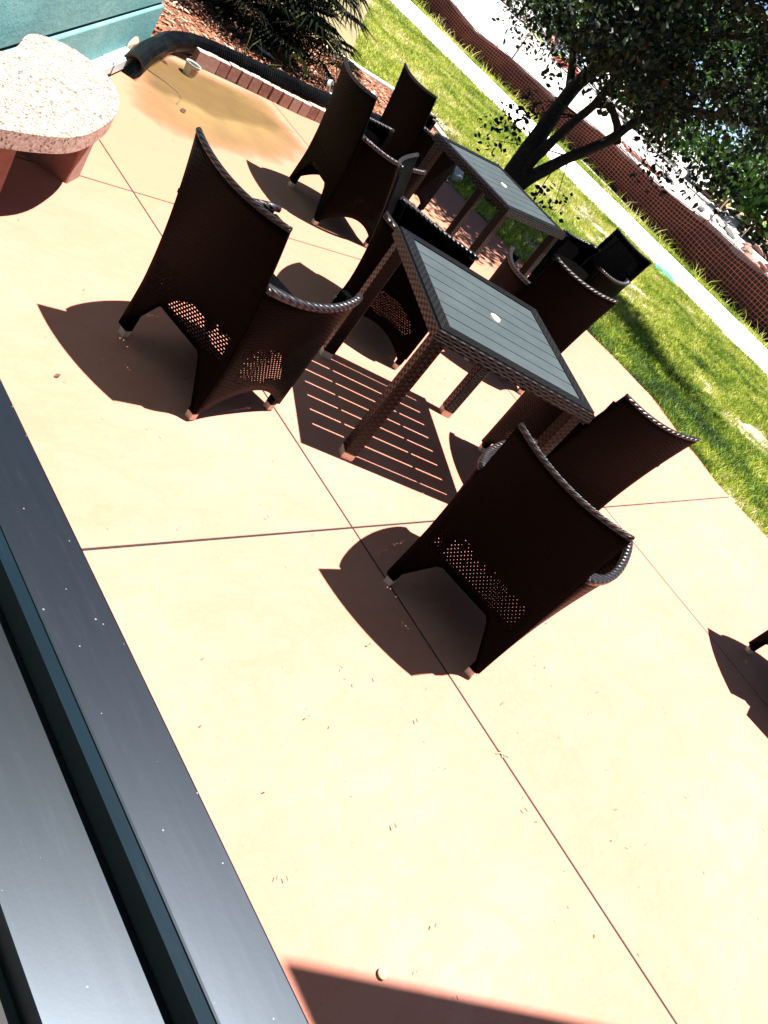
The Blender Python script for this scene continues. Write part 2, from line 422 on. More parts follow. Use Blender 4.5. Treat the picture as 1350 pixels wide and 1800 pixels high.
def lotmat():
    a = NT('white_sand_lot'); v = a.coord('Object')
    c = a.ramp(a.noise(v, 0.35, 6, 0.7), [(0.3, (0.2883, 0.2651, 0.2418)), (0.55, (0.3720, 0.3580, 0.3441)), (0.75, (0.2790, 0.2093, 0.1767))])
    c = a.mix(a.ramp(a.noise(v, 3.0, 6, 0.75), [(0.40, 0.75), (0.46, 0.0)]), c, (0.16, 0.085, 0.06))
    c = a.mix(a.ramp(a.noise(v, 9.0, 5, 0.8), [(0.36, 0.8), (0.42, 0.0)]), c, (0.05, 0.035, 0.03))
    return a.set(c, 0.95, 0, 0.1, a.noise(v, 2, 6), 0.08, 0.6)
M['lot'] = lotmat()
lot = mesh('sand_lot', [], [])
nx, ny = 60, 60; V, F = [], []
for j in range(ny+1):
    for i in range(nx+1):
        x = 17.15+(i/nx)**2.2*900; y = -60+ (j/ny)*900 if False else -300+1200*(j/ny)
        near = max(0, 1-(x-17.15)/60)
        z = -0.05+0.25*noise.noise((x*0.12, y*0.12, 3.1))*(min(1, (x-17.15)/3))*near
        V.append((x, y, z))
for j in range(ny):
    for i in range(nx): F.append((j*(nx+1)+i, j*(nx+1)+i+1, (j+1)*(nx+1)+i+1, (j+1)*(nx+1)+i))
tag(link('sand_lot', mesh('sand_lot', V, F, True), M['lot']), kind='structure')

# ------------------------------------------------------------------ grass blades
M['blade'] = tonemat('grass_blades', [(0.0, (0.0277, 0.0607, 0.0066)), (0.35, (0.1105, 0.1878, 0.0155)), (0.65, (0.3426, 0.3978, 0.0309)), (0.85, (0.4862, 0.4531, 0.0884)), (1.0, (0.6078, 0.5194, 0.3094))], 0.6, 0.3, 0.25)
def nz2(x, y, s, seed):
    return np.array([noise.noise((a*s, b*s, seed)) for a, b in zip(x, y)])
def grass(name, xs, ys, hgt, wid, thin=None, dry=0.0):
    n = len(xs)
    g = 220; gx = np.linspace(xs.min(), xs.max(), g); gy = np.linspace(ys.min(), ys.max(), g)
    ix = np.clip(((xs-xs.min())/(np.ptp(xs)+1e-9)*(g-1)).astype(int), 0, g-1); iy = np.clip(((ys-ys.min())/(np.ptp(ys)+1e-9)*(g-1)).astype(int), 0, g-1)
    T = np.array([[noise.noise((a*0.7, b*0.7, 1.7))*0.8+noise.noise((a*2.6, b*2.6, 5.2))*0.8+noise.noise((a*8, b*8, 9.2))*0.6 for a in gx] for b in gy])
    D = T[iy, ix]
    keep = D < rng.uniform(0.05, 0.65, n)
    xs, ys, D = xs[keep], ys[keep], D[keep]; n = len(xs)
    h = hgt*rng.uniform(0.5, 1.4, n)*(1-0.35*np.clip(D, 0, 1)); wd = wid*rng.uniform(0.7, 1.3, n)
    an = rng.uniform(0, 2*PI, n); ln = rng.uniform(0.2, 1.0, n)*h; la = rng.uniform(0, 2*PI, n)
    dx, dy = np.cos(an)*wd/2, np.sin(an)*wd/2; lx, ly = np.cos(la)*ln, np.sin(la)*ln
    V = np.empty((n, 5, 3)); z0 = -0.02
    V[:, 0] = np.stack([xs-dx, ys-dy, np.full(n, z0)], 1); V[:, 1] = np.stack([xs+dx, ys+dy, np.full(n, z0)], 1)
    V[:, 2] = np.stack([xs+dx*.8+lx*.35, ys+dy*.8+ly*.35, z0+h*.6], 1); V[:, 3] = np.stack([xs-dx*.8+lx*.35, ys-dy*.8+ly*.35, z0+h*.6], 1)
    V[:, 4] = np.stack([xs+lx, ys+ly, z0+h], 1)
    me = bpy.data.meshes.new(name); me.vertices.add(5*n); me.vertices.foreach_set('co', V.ravel())
    li = np.empty((n, 7), int); b = np.arange(n)[:, None]*5; li[:, :4] = b+[0, 1, 2, 3]; li[:, 4:] = b+[3, 2, 4]
    me.loops.add(7*n); me.loops.foreach_set('vertex_index', li.ravel())
    me.polygons.add(2*n); st = np.empty((n, 2), int); st[:, 0] = np.arange(n)*7; st[:, 1] = st[:, 0]+4
    me.polygons.foreach_set('loop_start', st.ravel()); me.update(calc_edges=True)
    tone = np.clip(rng.normal(0.50+dry, 0.17, n)+D*0.55+np.clip((ys-3)/30, 0, 0.16), 0, 1)
    at = me.attributes.new('tone', 'FLOAT', 'POINT'); at.data.foreach_set('value', np.repeat(tone, 5))
    return tag(link(name, me, M['blade']), kind='stuff')
def lawn_pts(n):
    # denser near the camera
    x = rng.uniform(6.95, 13.95, n*2); y = rng.uniform(-1.0, 16.5, n*2)
    ex = np.array([edge_x(min(b, 5.5)) for b in y])+0.0
    ok = (x > ex-0.02*rng.random(n*2)) & (x < 13.80+0.05*np.sin(y*1.3)+0.03*np.sin(y*3.7)+rng.uniform(-.02, .10, n*2))
    ok &= ~((y > 5.5) & (x < 8.35) & (y < 7.95) & (x < 7.2+(y-5.5)*0.6)) & ~((x < 8.4) & (y > 6.3) & (y < 7.85)) & ~((y > 7.8) & (x < 7.36+(y-8.02)*0.863))
    pr = np.clip(1.25-((x-7)/14+np.maximum(0, y-4)/26), 0.35, 1)
    ok &= rng.random(n*2) < pr
    return x[ok], y[ok]
gx_, gy_ = lawn_pts(360000)
grass('lawn_grass', gx_, gy_, 0.055, 0.0075)
n = 26000
x = rng.uniform(16.3, 17.35, n); y = rng.uniform(1.5, 19, n)
x = np.where(rng.random(n) < 0.75, 16.38+np.abs(rng.normal(0, .12, n)), x)
grass('verge_grass', x, y, 0.075, 0.010)
n = 900
x = 16.45+rng.normal(0, .10, n); y = rng.uniform(1.5, 19, n)
grass('tall_weeds', x, y, 0.22, 0.011, dry=0.1)

# ------------------------------------------------------------------ teal building wall
def tealmat():
    a = NT('teal_painted_stucco'); v = a.coord('Object')
    c = a.ramp(a.noise(v, 2.2, 6, 0.65), [(0.3, (0.0750, 0.1950, 0.2025)), (0.6, (0.1013, 0.2325, 0.2325)), (0.8, (0.1575, 0.2775, 0.2700))])
    c = a.mix(a.ramp(a.noise(v, 14, 6, 0.8), [(0.62, 0.0), (0.72, 0.6)]), c, (0.0700, 0.1960, 0.2030))
    return a.set(c, 0.8, 0, 0.25, a.noise(v, 18, 6, 0.75), 0.012, 0.55)
M['teal'] = tealmat()
WA = math.radians(47.0)
wall = empty('building_wall', (3.375, 5.423, 0), WA, 'turquoise painted stucco building wall with a dark groove above its base', 'wall')
link('wall_base', boxmesh('wall_base', -9, 0, 0, 3.0, -0.05, 0.302, 0.01, 2), M['teal'], wall)
link('wall_face', boxmesh('wall_face', -9, -0.006, 0.012, 3.0, 0.318, 5.5, 0.006, 1), M['teal'], wall)
link('groove', boxmesh('groove', -8.99, -0.03, 0.03, 2.9, 0.300, 0.320), M['joint'], wall)
def rubblemesh(name, r, seed, flat=0.6):
    bm = bmesh.new(); bmesh.ops.create_icosphere(bm, subdivisions=2, radius=r)
    for v_ in bm.verts:
        k = 1+0.45*noise.noise(v_.co*(1.5/r)+Vector((seed, seed*2, 0))); v_.co *= k; v_.co.z *= flat
    return bm_mesh(name, bm)
M['patch'] = plain('broken_stucco', (0.33, 0.24, 0.17), 0.95, 0, 0.4, 30)
pt = link('stucco_patch', rubblemesh('stucco_patch', 0.075, 3, 1.0), M['patch'], wall, (-0.42, -0.002, 0.06)); pt.scale = (1.7, 0.25, 1.0)

near = tag(link('sky_block_wall', boxmesh('sky_block_wall', -1.4, -0.9, -9.0, 2.6, -0.05, 6.0, 0.02, 1), M['teal']), 'unseen tall turquoise wall added behind the viewpoint to block skylight', 'wall')  # unseen wall added behind the camera; it blocks skylight and deepens the shade

# downspout kick-out lying along the wall foot
M['white_pl'] = plain('white_painted_metal', (0.36, 0.41, 0.40), 0.4, 0, 0.05, 20)
ca, sa = math.cos(WA), math.sin(WA)
dsp = empty('downspout', (3.03, 4.99, 0), WA, 'white rectangular downspout outlet lying at the foot of the turquoise wall', 'downspout')
def hollowbox(name, x0, x1, y0, y1, z0, z1, t, bev):
    bm = bmesh.new()
    ring = lambda x, o: [bm.verts.new(c) for c in ((x, y0+o, z0+o), (x, y1-o, z0+o), (x, y1-o, z1-o), (x, y0+o, z1-o))]
    A, B, C_, D_ = ring(x0, 0), ring(x1, 0), ring(x1, t), ring(x0, t)
    for P_, Q_ in ((A, B), (B, C_), (C_, D_)):
        for k in range(4): bm.faces.new((P_[k], P_[(k+1) % 4], Q_[(k+1) % 4], Q_[k]))
    bmesh.ops.recalc_face_normals(bm, faces=bm.faces[:])
    es = [e for e in bm.edges if len(e.link_faces) == 2 and abs((e.verts[0].co-e.verts[1].co).normalized().x) > 0.9]
    bmesh.ops.bevel(bm, geom=es, offset=bev, segments=2, affect='EDGES')
    return bm_mesh(name, bm)
link('outlet', hollowbox('outlet', -0.42, 0.0, -0.035, 0.065, 0.012, 0.085, 0.003, 0.008), M['white_pl'], dsp)
link('outlet', hollowbox('outlet', -1.1, -0.40, -0.030, 0.060, 0.017, 0.080, 0.003, 0.008), M['white_pl'], dsp)

# corrugated drain pipe
def pipe(name, pts, r, n=14):
    # resample with ridges
    P = [Vector(p) for p in pts]; out = []
    def cr(a, b, c, d, t): return 0.5*((2*b)+(c-a)*t+(2*a-5*b+4*c-d)*t*t+(3*b-a-3*c+d)*t**3)
    Q = [P[0]]+P+[P[-1]]
    for i in range(1, len(Q)-2):
        for k in range(40): out.append(cr(Q[i-1], Q[i], Q[i+1], Q[i+2], k/40))
    out.append(P[-1])
    # arclength resample
    S = [0];
    for a, b in zip(out, out[1:]): S.append(S[-1]+(b-a).length)
    step = 0.0060; L = S[-1]; res = []; j = 0; t = 0
    while t < L:
        while S[j+1] < t: j += 1
        f = (t-S[j])/max(1e-9, S[j+1]-S[j]); res.append(out[j].lerp(out[j+1], f)); t += step
    rad = [r*(1.0 if (k % 4) < 2 else 0.74) for k in range(len(res))]
    return tube(name, res, rad, n, False, False)
def pipemat():
    a = NT('black_corrugated_plastic'); v = a.coord('Object')
    c = a.ramp(a.noise(v, 12), [(0.4, (0.003, 0.003, 0.0035)), (0.75, (0.010, 0.010, 0.009))])
    return a.set(c, 0.22, 0, 0.35)
M['pipe'] = pipemat()
pp = [(2.955, 4.80, 0.066), (3.165, 5.07, 0.070), (3.375, 5.305, 0.072), (3.585, 5.53, 0.072), (3.865, 5.715, 0.072), (4.137, 5.80, 0.070), (4.394, 5.835, 0.068), (4.651, 5.86, 0.068), (4.969, 5.91, 0.068), (5.279, 5.93, 0.068), (5.53, 5.97, 0.068), (5.95, 6.02, 0.068), (6.3, 6.1, 0.068)]
tag(link('drain_pipe', pipe('drain_pipe', pp, 0.070), M['pipe']), 'black corrugated drainage pipe curving from the white downspout along the brick edging', 'pipe')

# brick edging
def brickmat():
    a = NT('clay_brick'); v = a.coord('Object'); oi = a.n('ShaderNodeObjectInfo')
    c = a.ramp(oi.outputs['Random'], [(0.0, (0.1445, 0.0612, 0.0467)), (0.5, (0.1955, 0.0978, 0.0723)), (1.0, (0.2465, 0.1445, 0.1148))])
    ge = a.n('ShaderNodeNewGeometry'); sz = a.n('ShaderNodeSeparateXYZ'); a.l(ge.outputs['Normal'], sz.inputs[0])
    c = a.mix(a.ramp(a.noise(v, 25, 5), [(0.45, 0.0), (0.8, 0.4)]), c, (0.36, 0.26, 0.22))
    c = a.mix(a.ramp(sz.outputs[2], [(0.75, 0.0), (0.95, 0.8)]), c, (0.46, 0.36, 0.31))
    return a.set(c, 0.9, 0, 0.2, a.noise(v, 70, 4), 0.003, 0.6)
M['brick'] = brickmat()
be = empty('brick_edging', (3.82, 5.56, 0), 0, 'low row of red brick edging between the patio and the mulch bed', 'brick edging')
bme = boxmesh('brick', -0.0485, 0.0485, -0.032, 0.032, -0.06, 0.108, 0.004, 1)
for k in range(21):
    link('brick', bme, M['brick'], be, (0.05+k*0.1035, -0.005+0.02*math.sin(k*0.5)+random.uniform(-.006, .006), random.uniform(-.004, .004)), (random.uniform(-.02, .02), random.uniform(-.02, .02), random.uniform(-.03, .03)))

# white plastic cup / cut pot lying on the puddle
def ringmesh(name, r0, r1, z0, z1, t=0.004, n=24, a0=0, a1=2*PI):
    bm = bmesh.new(); prof = [(r0, z0), (r1, z1), (r1-t, z1), (r0-t, z0)]
    full = abs(a1-a0-2*PI) < 1e-6; m = n if full else n+1
    R_ = [[bm.verts.new((r*math.cos(a0+(a1-a0)*k/n), r*math.sin(a0+(a1-a0)*k/n), z)) for r, z in prof] for k in range(m)]
    for k in range(n):
        A, B = R_[k], R_[(k+1) % m]
        for q in range(4): bm.faces.new((A[q], B[q], B[(q+1) % 4], A[(q+1) % 4]))
    bmesh.ops.recalc_face_normals(bm, faces=bm.faces[:])
    return bm_mesh(name, bm, False)
M['cup'] = plain('dusty_clear_plastic', (0.6000, 0.5280, 0.3680), 0.3, 0, 0.1, 20)
M['cup'].node_tree.nodes['Principled BSDF'].inputs['Transmission Weight'].default_value = 0.35
cup = empty('plastic_cup', (3.64, 5.26, 0.0), 0.5, 'small clear plastic cup standing in the ochre puddle by the brick edging', 'cup')
link('cup_wall', ringmesh('cup_wall', 0.042, 0.052, 0.003, 0.088, 0.002, 28), M['cup'], cup)
link('cup_rim', ringmesh('cup_rim', 0.052, 0.055, 0.084, 0.091, 0.005, 28), M['white_pl'], cup)
M['label'] = plain('faded_paper_label', (0.45, 0.22, 0.13), 0.8, 0, 0.3, 60)
link('cup_label', ringmesh('cup_label', 0.0445, 0.051, 0.022, 0.066, 0.0015, 10, -2.6, -1.2), M['label'], cup)

# ------------------------------------------------------------------ curved granite bench
def granite():
    a = NT('pink_speckled_granite'); v = a.coord('Object')
    vo = a.n('ShaderNodeTexVoronoi'); vo.inputs['Scale'].default_value = 130; a.l(v, vo.inputs['Vector'])
    sp = a.n('ShaderNodeSeparateColor'); a.l(vo.outputs['Color'], sp.inputs[0])
    c = a.ramp(sp.outputs[0], [(0.0, (0.0128, 0.0096, 0.0096)), (0.06, (0.0640, 0.0448, 0.0384)), (0.11, (0.1664, 0.0960, 0.0704)), (0.24, (0.2688, 0.1792, 0.1408)), (0.55, (0.3008, 0.2240, 0.1856)), (0.85, (0.3520, 0.3008, 0.2688))], 'CONSTANT')
    c = a.mix(0.2, c, a.ramp(a.noise(v, 40, 4), [(0.35, (0.1280, 0.0704, 0.0512)), (0.65, (0.2304, 0.1728, 0.1408))]))
    return a.set(c, 0.45, 0, 0.45, a.noise(v, 120, 3), 0.001, 0.4)
M['granite'] = granite()
M['legstone'] = plain('red_concrete_leg', (0.2100, 0.1050, 0.0805), 0.9, 0, 0.15, 30)
outl = [(1.349, 2.737), (1.586, 2.815), (1.72, 2.895), (1.86, 3.035), (1.985, 3.185), (2.085, 3.36), (2.125, 3.51), (2.110, 3.63), (2.059, 3.715), (1.95, 3.745), (1.832, 3.722), (1.76, 3.65), (1.69, 3.52), (1.63, 3.44), (1.54, 3.36), (1.40, 3.29), (1.25, 3.26), (1.05, 3.26), (0.85, 3.30), (0.72, 3.34), (0.62, 3.27), (0.58, 3.12), (0.62, 2.93), (0.72, 2.82), (0.90, 2.75), (1.12, 2.715)]
def smooth_poly(P, it=2):
    for _ in range(it):
        Q = []
        for i in range(len(P)):
            a, b = P[i], P[(i+1) % len(P)]
            Q += [(a[0]*.75+b[0]*.25, a[1]*.75+b[1]*.25), (a[0]*.25+b[0]*.75, a[1]*.25+b[1]*.75)]
        P = Q
    return P
bench = empty('stone_bench', (0, 0, 0), 0, 'curved stone bench with pink speckled granite top on red slab legs beside the wall', 'bench')
link('bench_top', prism('bench_top', smooth_poly(outl), 0.33, 0.40, 0.012), M['granite'], bench)
for (ax, ay, an, D_) in ((1.952, 3.262, math.radians(44), 0.30), (1.395, 2.865, math.radians(24), 0.32), (0.72, 2.90, math.radians(-10), 0.3)):
    link('bench_leg', boxmesh('bench_leg', 0, 0.145, 0, D_, -0.02, 0.329, 0.006, 1), M['legstone'], bench, (ax, ay, 0), (0, 0, an))

# ------------------------------------------------------------------ wicker chair
HW, HD = 0.2425, 0.24
def backx(z):
    k = max(0.0, (z-0.22)/0.63); return -HD + (0.0 if z > 0.22 else -0.012*(0.22-z)/0.22) - 0.105*k**1.7
def btop(s): return 0.838-0.020*(1-s*s)
def smoothst(t): t = max(0, min(1, t)); return t*t*(3-2*t)
def blow(s):
    a = abs(s)
    if a < 0.50: return 0.232
    return 0.232-(0.19)*min(1, (a-0.50)/0.42) if a < 0.92 else 0.042
def fback(u, v):
    s = u*2-1; z = blow(s)+(btop(s)-blow(s))*v
    x = backx(z)-0.045*(1-s*s)*max(0, (z-0.1)/0.75)**1.2
    return (x, s*HW, z), (s*HW, z)
def oback(u, v):
    z = fback(u, v)[0][2]; s = abs(u*2-1)
    return 1.0*smoothst((z-0.235)/0.03)*smoothst((0.43-z)/0.10)*smoothst((0.97-s)/0.15)*0.85 + 0.08*smoothst((z-0.4)/0.05)
def armtop(t): return 0.618-0.022*math.sin(PI*t)
def bow(t): return 0.058*math.sin(PI*min(1, t*1.0))**0.75+0.014*t
def slow(t): return 0.045+0.105*math.sin(PI*max(0, min(1, (t-0.05)/0.90)))**0.8
def fside(sg):
    def f(u, v):
        t = u; z = slow(t)+(armtop(t)-slow(t))*v
        xr = backx(z); x = xr+(HD-0.006-xr)*t
        y = HW+bow(t)*max(0, z/0.62)**1.6
        return (x, sg*y, z), (x, z+0.004)
    return f
def oside(u, v):
    z = slow(u)+(armtop(u)-slow(u))*v
    return 0.80*smoothst((z-0.15)/0.08)*smoothst((0.50-z)/0.25)*smoothst((u-0.02)/0.25)*smoothst((1.0-u)/0.2)+0.05
def ffront(u, v):
    s = u*2-1; lo = 0.20-0.12*smoothst((abs(s)-0.55)/0.4); z = lo+(0.405-lo)*v
    return (HD-0.004+0.004*(1-s*s), s*(HW-0.01), z), (s*HW, z)
def fseat(u, v):
    s = u*2-1; x = backx(0.4)+0.0+(HD-0.004-backx(0.4))*v
    return (x, s*(HW-0.003+0.02*math.sin(PI*v)), 0.408-0.018*(1-s*s)*math.sin(PI*v)), (x, s*HW)
me_back = panel('backrest', fback, 26, 20, 0.012, oback)
me_sideL = panel('side_panel', fside(1), 18, 12, 0.010, oside)
me_sideR = panel('side_panel', fside(-1), 18, 12, 0.010, oside)
me_front = panel('front_apron', ffront, 14, 5, 0.010, lambda u, v: 0.3)
me_seat = panel('seat', fseat, 10, 10, 0.024, lambda u, v: 0.2)
me_rim = tube('top_rim', [Vector(fback(k/24, 1.0)[0])+Vector((0, 0, 0.002)) for k in range(25)], 0.0105, 8)
def armmesh(sg):
    """flat braided arm top, wide at the back corner, narrow at the front"""
    bm = bmesh.new(); n = 18; rows = []
    for k in range(n+1):
        t = k/n; z = armtop(t); xr = backx(z)+0.002; x = xr+(HD+0.008-xr)*t; yo = HW+bow(t)*(z/0.62)**1.6+0.012
        wd = 0.030+0.035*max(0, 1-t/0.28)**1.3
        if t < 0.15: yo += 0.0
        r = [(x, yo, z-0.012), (x, yo+0.002, z+0.002), (x, yo-0.005, z+0.010), (x, yo-wd+0.005, z+0.010), (x, yo-wd, z+0.002), (x, yo-wd+0.002, z-0.012)]
        rows.append([bm.verts.new((a, sg*b, c)) for a, b, c in r])
    for A, B in zip(rows, rows[1:]):
        for q in range(6): bm.faces.new((A[q], A[(q+1) % 6], B[(q+1) % 6], B[q]))
    bm.faces.new(rows[0]); bm.faces.new(rows[-1][::-1])
    bmesh.ops.recalc_face_normals(bm, faces=bm.faces[:])
    me = bm_mesh('arm_rail', bm, True); uvbox(me); return me
def legmesh(rear, sg):
    zs = [0.030, 0.12, 0.22, 0.34, 0.46, 0.60]; bm = bmesh.new(); rows = []
    for z in zs:
        h = 0.0155+0.004*z/0.6
        cx = (backx(z)+0.024) if rear else HD-0.024
        cy = sg*(HW-0.022)
        rows.append([bm.verts.new((cx+a*h, cy+b*h, z)) for a, b in ((-1, -1), (1, -1), (1, 1), (-1, 1))])
    for A, B in zip(rows, rows[1:]):
        for q in range(4): bm.faces.new((A[q], A[(q+1) % 4], B[(q+1) % 4], B[q]))
    bm.faces.new(rows[0][::-1]); bm.faces.new(rows[-1]); bmesh.ops.recalc_face_normals(bm, faces=bm.faces[:])
    me = bm_mesh('leg', bm); uvbox(me); return me
def capmesh(rear, sg, big=0.016, z1=0.032, cx=None, cy=None):
    cx = ((backx(0.02)+0.024) if rear else HD-0.024) if cx is None else cx; cy = sg*(HW-0.022) if cy is None else cy
    return boxmesh('foot_cap', cx-big, cx+big, cy-big, cy+big, 0.0, z1, 0.002, 1)
CH = []
def parts_chair():
    L = [('seat', me_seat, 'wicker'), ('backrest', me_back, 'wicker'), ('side_panel', me_sideL, 'wicker'), ('side_panel', me_sideR, 'wicker'),
         ('front_apron', me_front, 'wicker'), ('top_rim', me_rim, 'braid'), ('arm_rail', armmesh(1), 'braid'), ('arm_rail', armmesh(-1), 'braid')]
    for rear in (True, False):
        for sg in (1, -1): L.append(('leg', legmesh(rear, sg), 'wicker_solid'))
    return L
def copy_tree(o, parent=None):
    c = o.copy(); COL.objects.link(c)
    if parent is not None: c.parent = parent
    for ch in list(o.children): copy_tree(ch, c)
    return c
def make_chair():
    r = empty('wicker_chair')
    k = 0; caps = [(True, 1), (True, -1), (False, 1), (False, -1)]
    for nm, me, m in parts_chair():
        o = link(nm, me, M[m], r)
        if nm == 'leg':
            link('foot_cap', capmesh(*caps[k]), M['foot'], o); k += 1
    return r
chair0 = make_chair()
def from_rear(rl, rr):
    """pose from rear-left and rear-right foot points"""
    rl, rr = Vector(rl), Vector(rr); l = (rl-rr).normalized(); f = Vector((l.y, -l.x)); c = (rl+rr)/2+f*HD
    return c.x, c.y, math.atan2(f.y, f.x)
def from_top(tl, tr):
    tl, tr = Vector(tl), Vector(tr); l = (tl-tr).normalized(); f = Vector((l.y, -l.x)); c = (tl+tr)/2+f*(HD+0.105)
    return c.x, c.y, math.atan2(f.y, f.x)
CHAIRS = [
    ((2.050, 2.070, 0.195), 'dark wicker armchair nearest the stone bench, its back turned to the bench'),
    ((2.615, 0.827, 0.253), 'dark wicker armchair in the centre foreground with light dots through its lower back'),
    ((3.773, 1.390, 1.037), 'dark wicker armchair half hidden by the slatted table corner, its curved top against the lawn'),
    ((3.510, 2.600, -0.914), 'dark wicker armchair seen edge on, tucked behind the left corner of the near table'),
    ((4.043, 3.828, -0.179), 'dark wicker armchair nearest the brick edging, in front of the far table'),
    ((5.38, 4.71, -0.075), 'black looking wicker armchair standing behind the far table, nearest the planting bed'),
    ((4.662, 2.544, 0.94), 'dark wicker armchair between the two tables with a bright silver top rim'),
    ((6.56, 3.42, PI-0.07), 'dark wicker armchair on the lawn side of the far table, facing the table'),
    (from_rear((4.902-0.01, 0.159+0.01), (4.902-0.345, 0.159-0.325)), 'dark wicker armchair cut off by the right edge of the picture, one foot showing'),
]
for i, ((x, y, a), lab) in enumerate(CHAIRS):
    o = chair0 if i == 0 else copy_tree(chair0)
    o.location = (x, y, 0); o.rotation_euler = (0, 0, a)
    tag(o, lab, 'chair', 'wicker armchairs around the patio tables')

# ------------------------------------------------------------------ table
TW, TH, RW = 0.869, 0.72, 0.068
def make_table():
    r = empty('patio_table'); h = TW/2
    def rail(a0, a1, yo, yi, rot):
        bm = bmesh.new()
        P = [(-h, h), (h, h), (h-RW, h-RW), (-h+RW, h-RW)]
        top = [bm.verts.new((x, y, TH)) for x, y in P]; bot = [bm.verts.new((x, y, TH-0.055)) for x, y in P]
        bm.faces.new(top[::-1]); bm.faces.new(bot)
        for i in range(4): bm.faces.new((top[i], top[(i+1) % 4], bot[(i+1) % 4], bot[i]))
        bmesh.ops.recalc_face_normals(bm, faces=bm.faces[:])
        bmesh.ops.bevel(bm, geom=[e for e in bm.edges if all(v_.co.z > TH-0.001 and v_.co.y > h-0.001 for v_ in e.verts)], offset=0.010, segments=3, affect='EDGES')
        me = bm_mesh('frame_rail', bm); uvbox(me); return me
    me = rail(0, 0, 0, 0, 0)
    for k in range(4): link('frame_rail', me, M['wicker_table'], r, (0, 0, 0), (0, 0, k*PI/2))
    inner = h-RW-0.001; n = 7; pitch = 2*inner/n
    for k in range(n):
        y0 = -inner+k*pitch+0.0032; y1 = -inner+(k+1)*pitch-0.0032
        link('slat', boxmesh('slat', -inner, inner, y0, y1, TH-0.020, TH-0.004, 0.0, 1), M['slat'], r)
    for xx in (-0.19, 0.19): link('cross_bar', boxmesh('cross_bar', xx-0.007, xx+0.007, -inner, inner, TH-0.05, TH-0.0205, 0.002, 1), M['wicker_solid'], r)
    # umbrella hole plug
    bm = bmesh.new(); bmesh.ops.create_cone(bm, cap_ends=True, segments=32, radius1=0.027, radius2=0.025, depth=0.006)
    bmesh.ops.translate(bm, verts=bm.verts, vec=(0, 0, TH-0.0008))
    link('hole_plug', bm_mesh('hole_plug', bm), M['cap'], r)
    for sx in (-1, 1):
        for sy in (-1, 1):
            cx, cy = sx*(h-0.052), sy*(h-0.052)
            lg = link('leg', boxmesh('leg', cx-0.031, cx+0.031, cy-0.031, cy+0.031, 0.036, TH-0.056, 0.004, 1), M['wicker_table'], r)
            link('foot_cap', capmesh(0, 0, 0.029, 0.036, cx, cy), M['foot'], lg)
    return r
TA = -0.4768
t1 = make_table(); t1.location = (3.0967, 1.7944, 0); t1.rotation_euler = (0, 0, TA)
tag(t1, 'near square patio table with grey slatted top, woven dark edge and cream hole plug', 'table', 'square slatted patio tables')
t2 = copy_tree(t1); t2.location = (5.245, 3.70, 0); t2.rotation_euler = (0, 0, 0.04)
tag(t2, 'far square patio table with grey slatted top in front of the tree trunk', 'table', 'square slatted patio tables')
t3 = copy_tree(t1)
c3 = Vector((4.425, -0.20)); an3 = math.radians(10)
cc = Matrix.Rotation(an3, 2) @ Vector((TW/2, -TW/2)); t3.location = (c3.x+cc.x, c3.y+cc.y, 0); t3.rotation_euler = (0, 0, an3)
tag(t3, 'third square patio table just outside the right edge, only its shadow on the concrete showing', 'table', 'square slatted patio tables')

# ------------------------------------------------------------------ window rail in the foreground
def railmat(name, col, rough, metal=0.0, spec=1.0):
    a = NT(name); v = a.coord('Object')
    c = a.ramp(a.noise(v, 9, 5, 0.6), [(0.35, tuple(x*0.8 for x in col)), (0.7, tuple(x*1.25 for x in col))])
    sc_ = a.noise(a.coord('Object', (40, 3, 40)), 3.0, 5, 0.8)
    c = a.mix(a.ramp(sc_, [(0.55, 0.0), (0.85, 0.03)]), c, (0.2, 0.2, 0.21))
    vo = a.n('ShaderNodeTexVoronoi'); vo.inputs['Scale'].default_value = 160; a.l(v, vo.inputs['Vector'])
    sp = a.n('ShaderNodeSeparateColor'); a.l(vo.outputs['Color'], sp.inputs[0])
    dots = a.math('MULTIPLY', a.math('LESS_THAN', vo.outputs['Distance'], a.math('MULTIPLY', sp.outputs[0], 0.16)), a.math('GREATER_THAN', sp.outputs[1], 0.93))
    c = a.mix(a.math('MULTIPLY', dots, 0.35), c, (0.35, 0.36, 0.38))
    rr = a.ramp(a.noise(a.coord('Object', (40, 3, 40)), 3, 5), [(0.3, rough*0.985), (0.7, rough*1.02)])
    a.b.inputs['Specular Tint'].default_value = (0.74, 0.86, 1.0, 1)
    return a.set(c, rr, metal, spec, a.noise(v, 200, 3), 0.0003, 0.05)
M['rail'] = railmat('dark_grey_rail_paint', (0.0008, 0.0008, 0.0011), 0.30)
M['rail_edge'] = railmat('rail_edge_blue_glint', (0.0010, 0.0055, 0.010), 0.38, 0.0, 0.5)  # the bevel's blue reflection is put into its base colour
M['ledge'] = railmat('grey_ledge_paint', (0.0012, 0.0014, 0.0013), 0.34, 0.0, 0.62)
M['parapet'] = plain('black_parapet', (0.008, 0.008, 0.008), 0.8)
rl = empty('window_rail', (0, 0, 0), 0, 'dark glossy metal rail and ledge running close along the lower left', 'rail')
link('top_rail', boxmesh('top_rail', 0.3625, 0.433, -3, 5.0, 1.052, 1.10, 0.0025, 2), M['rail'], rl)
def chamfer(name, x0, x1, z0, z1, y0, y1):
    return mesh(name, [(x0, y0, z0), (x0, y1, z0), (x1, y0, z1), (x1, y1, z1), (x1, y0, z0), (x1, y1, z0)], [(0, 2, 3, 1), (0, 1, 5, 4), (2, 4, 5, 3), (0, 4, 2), (1, 3, 5)])
link('rail_edge', chamfer('rail_edge', 0.3535, 0.3622, 1.0930, 1.0985, -3, 5.0), M['rail_edge'], rl)
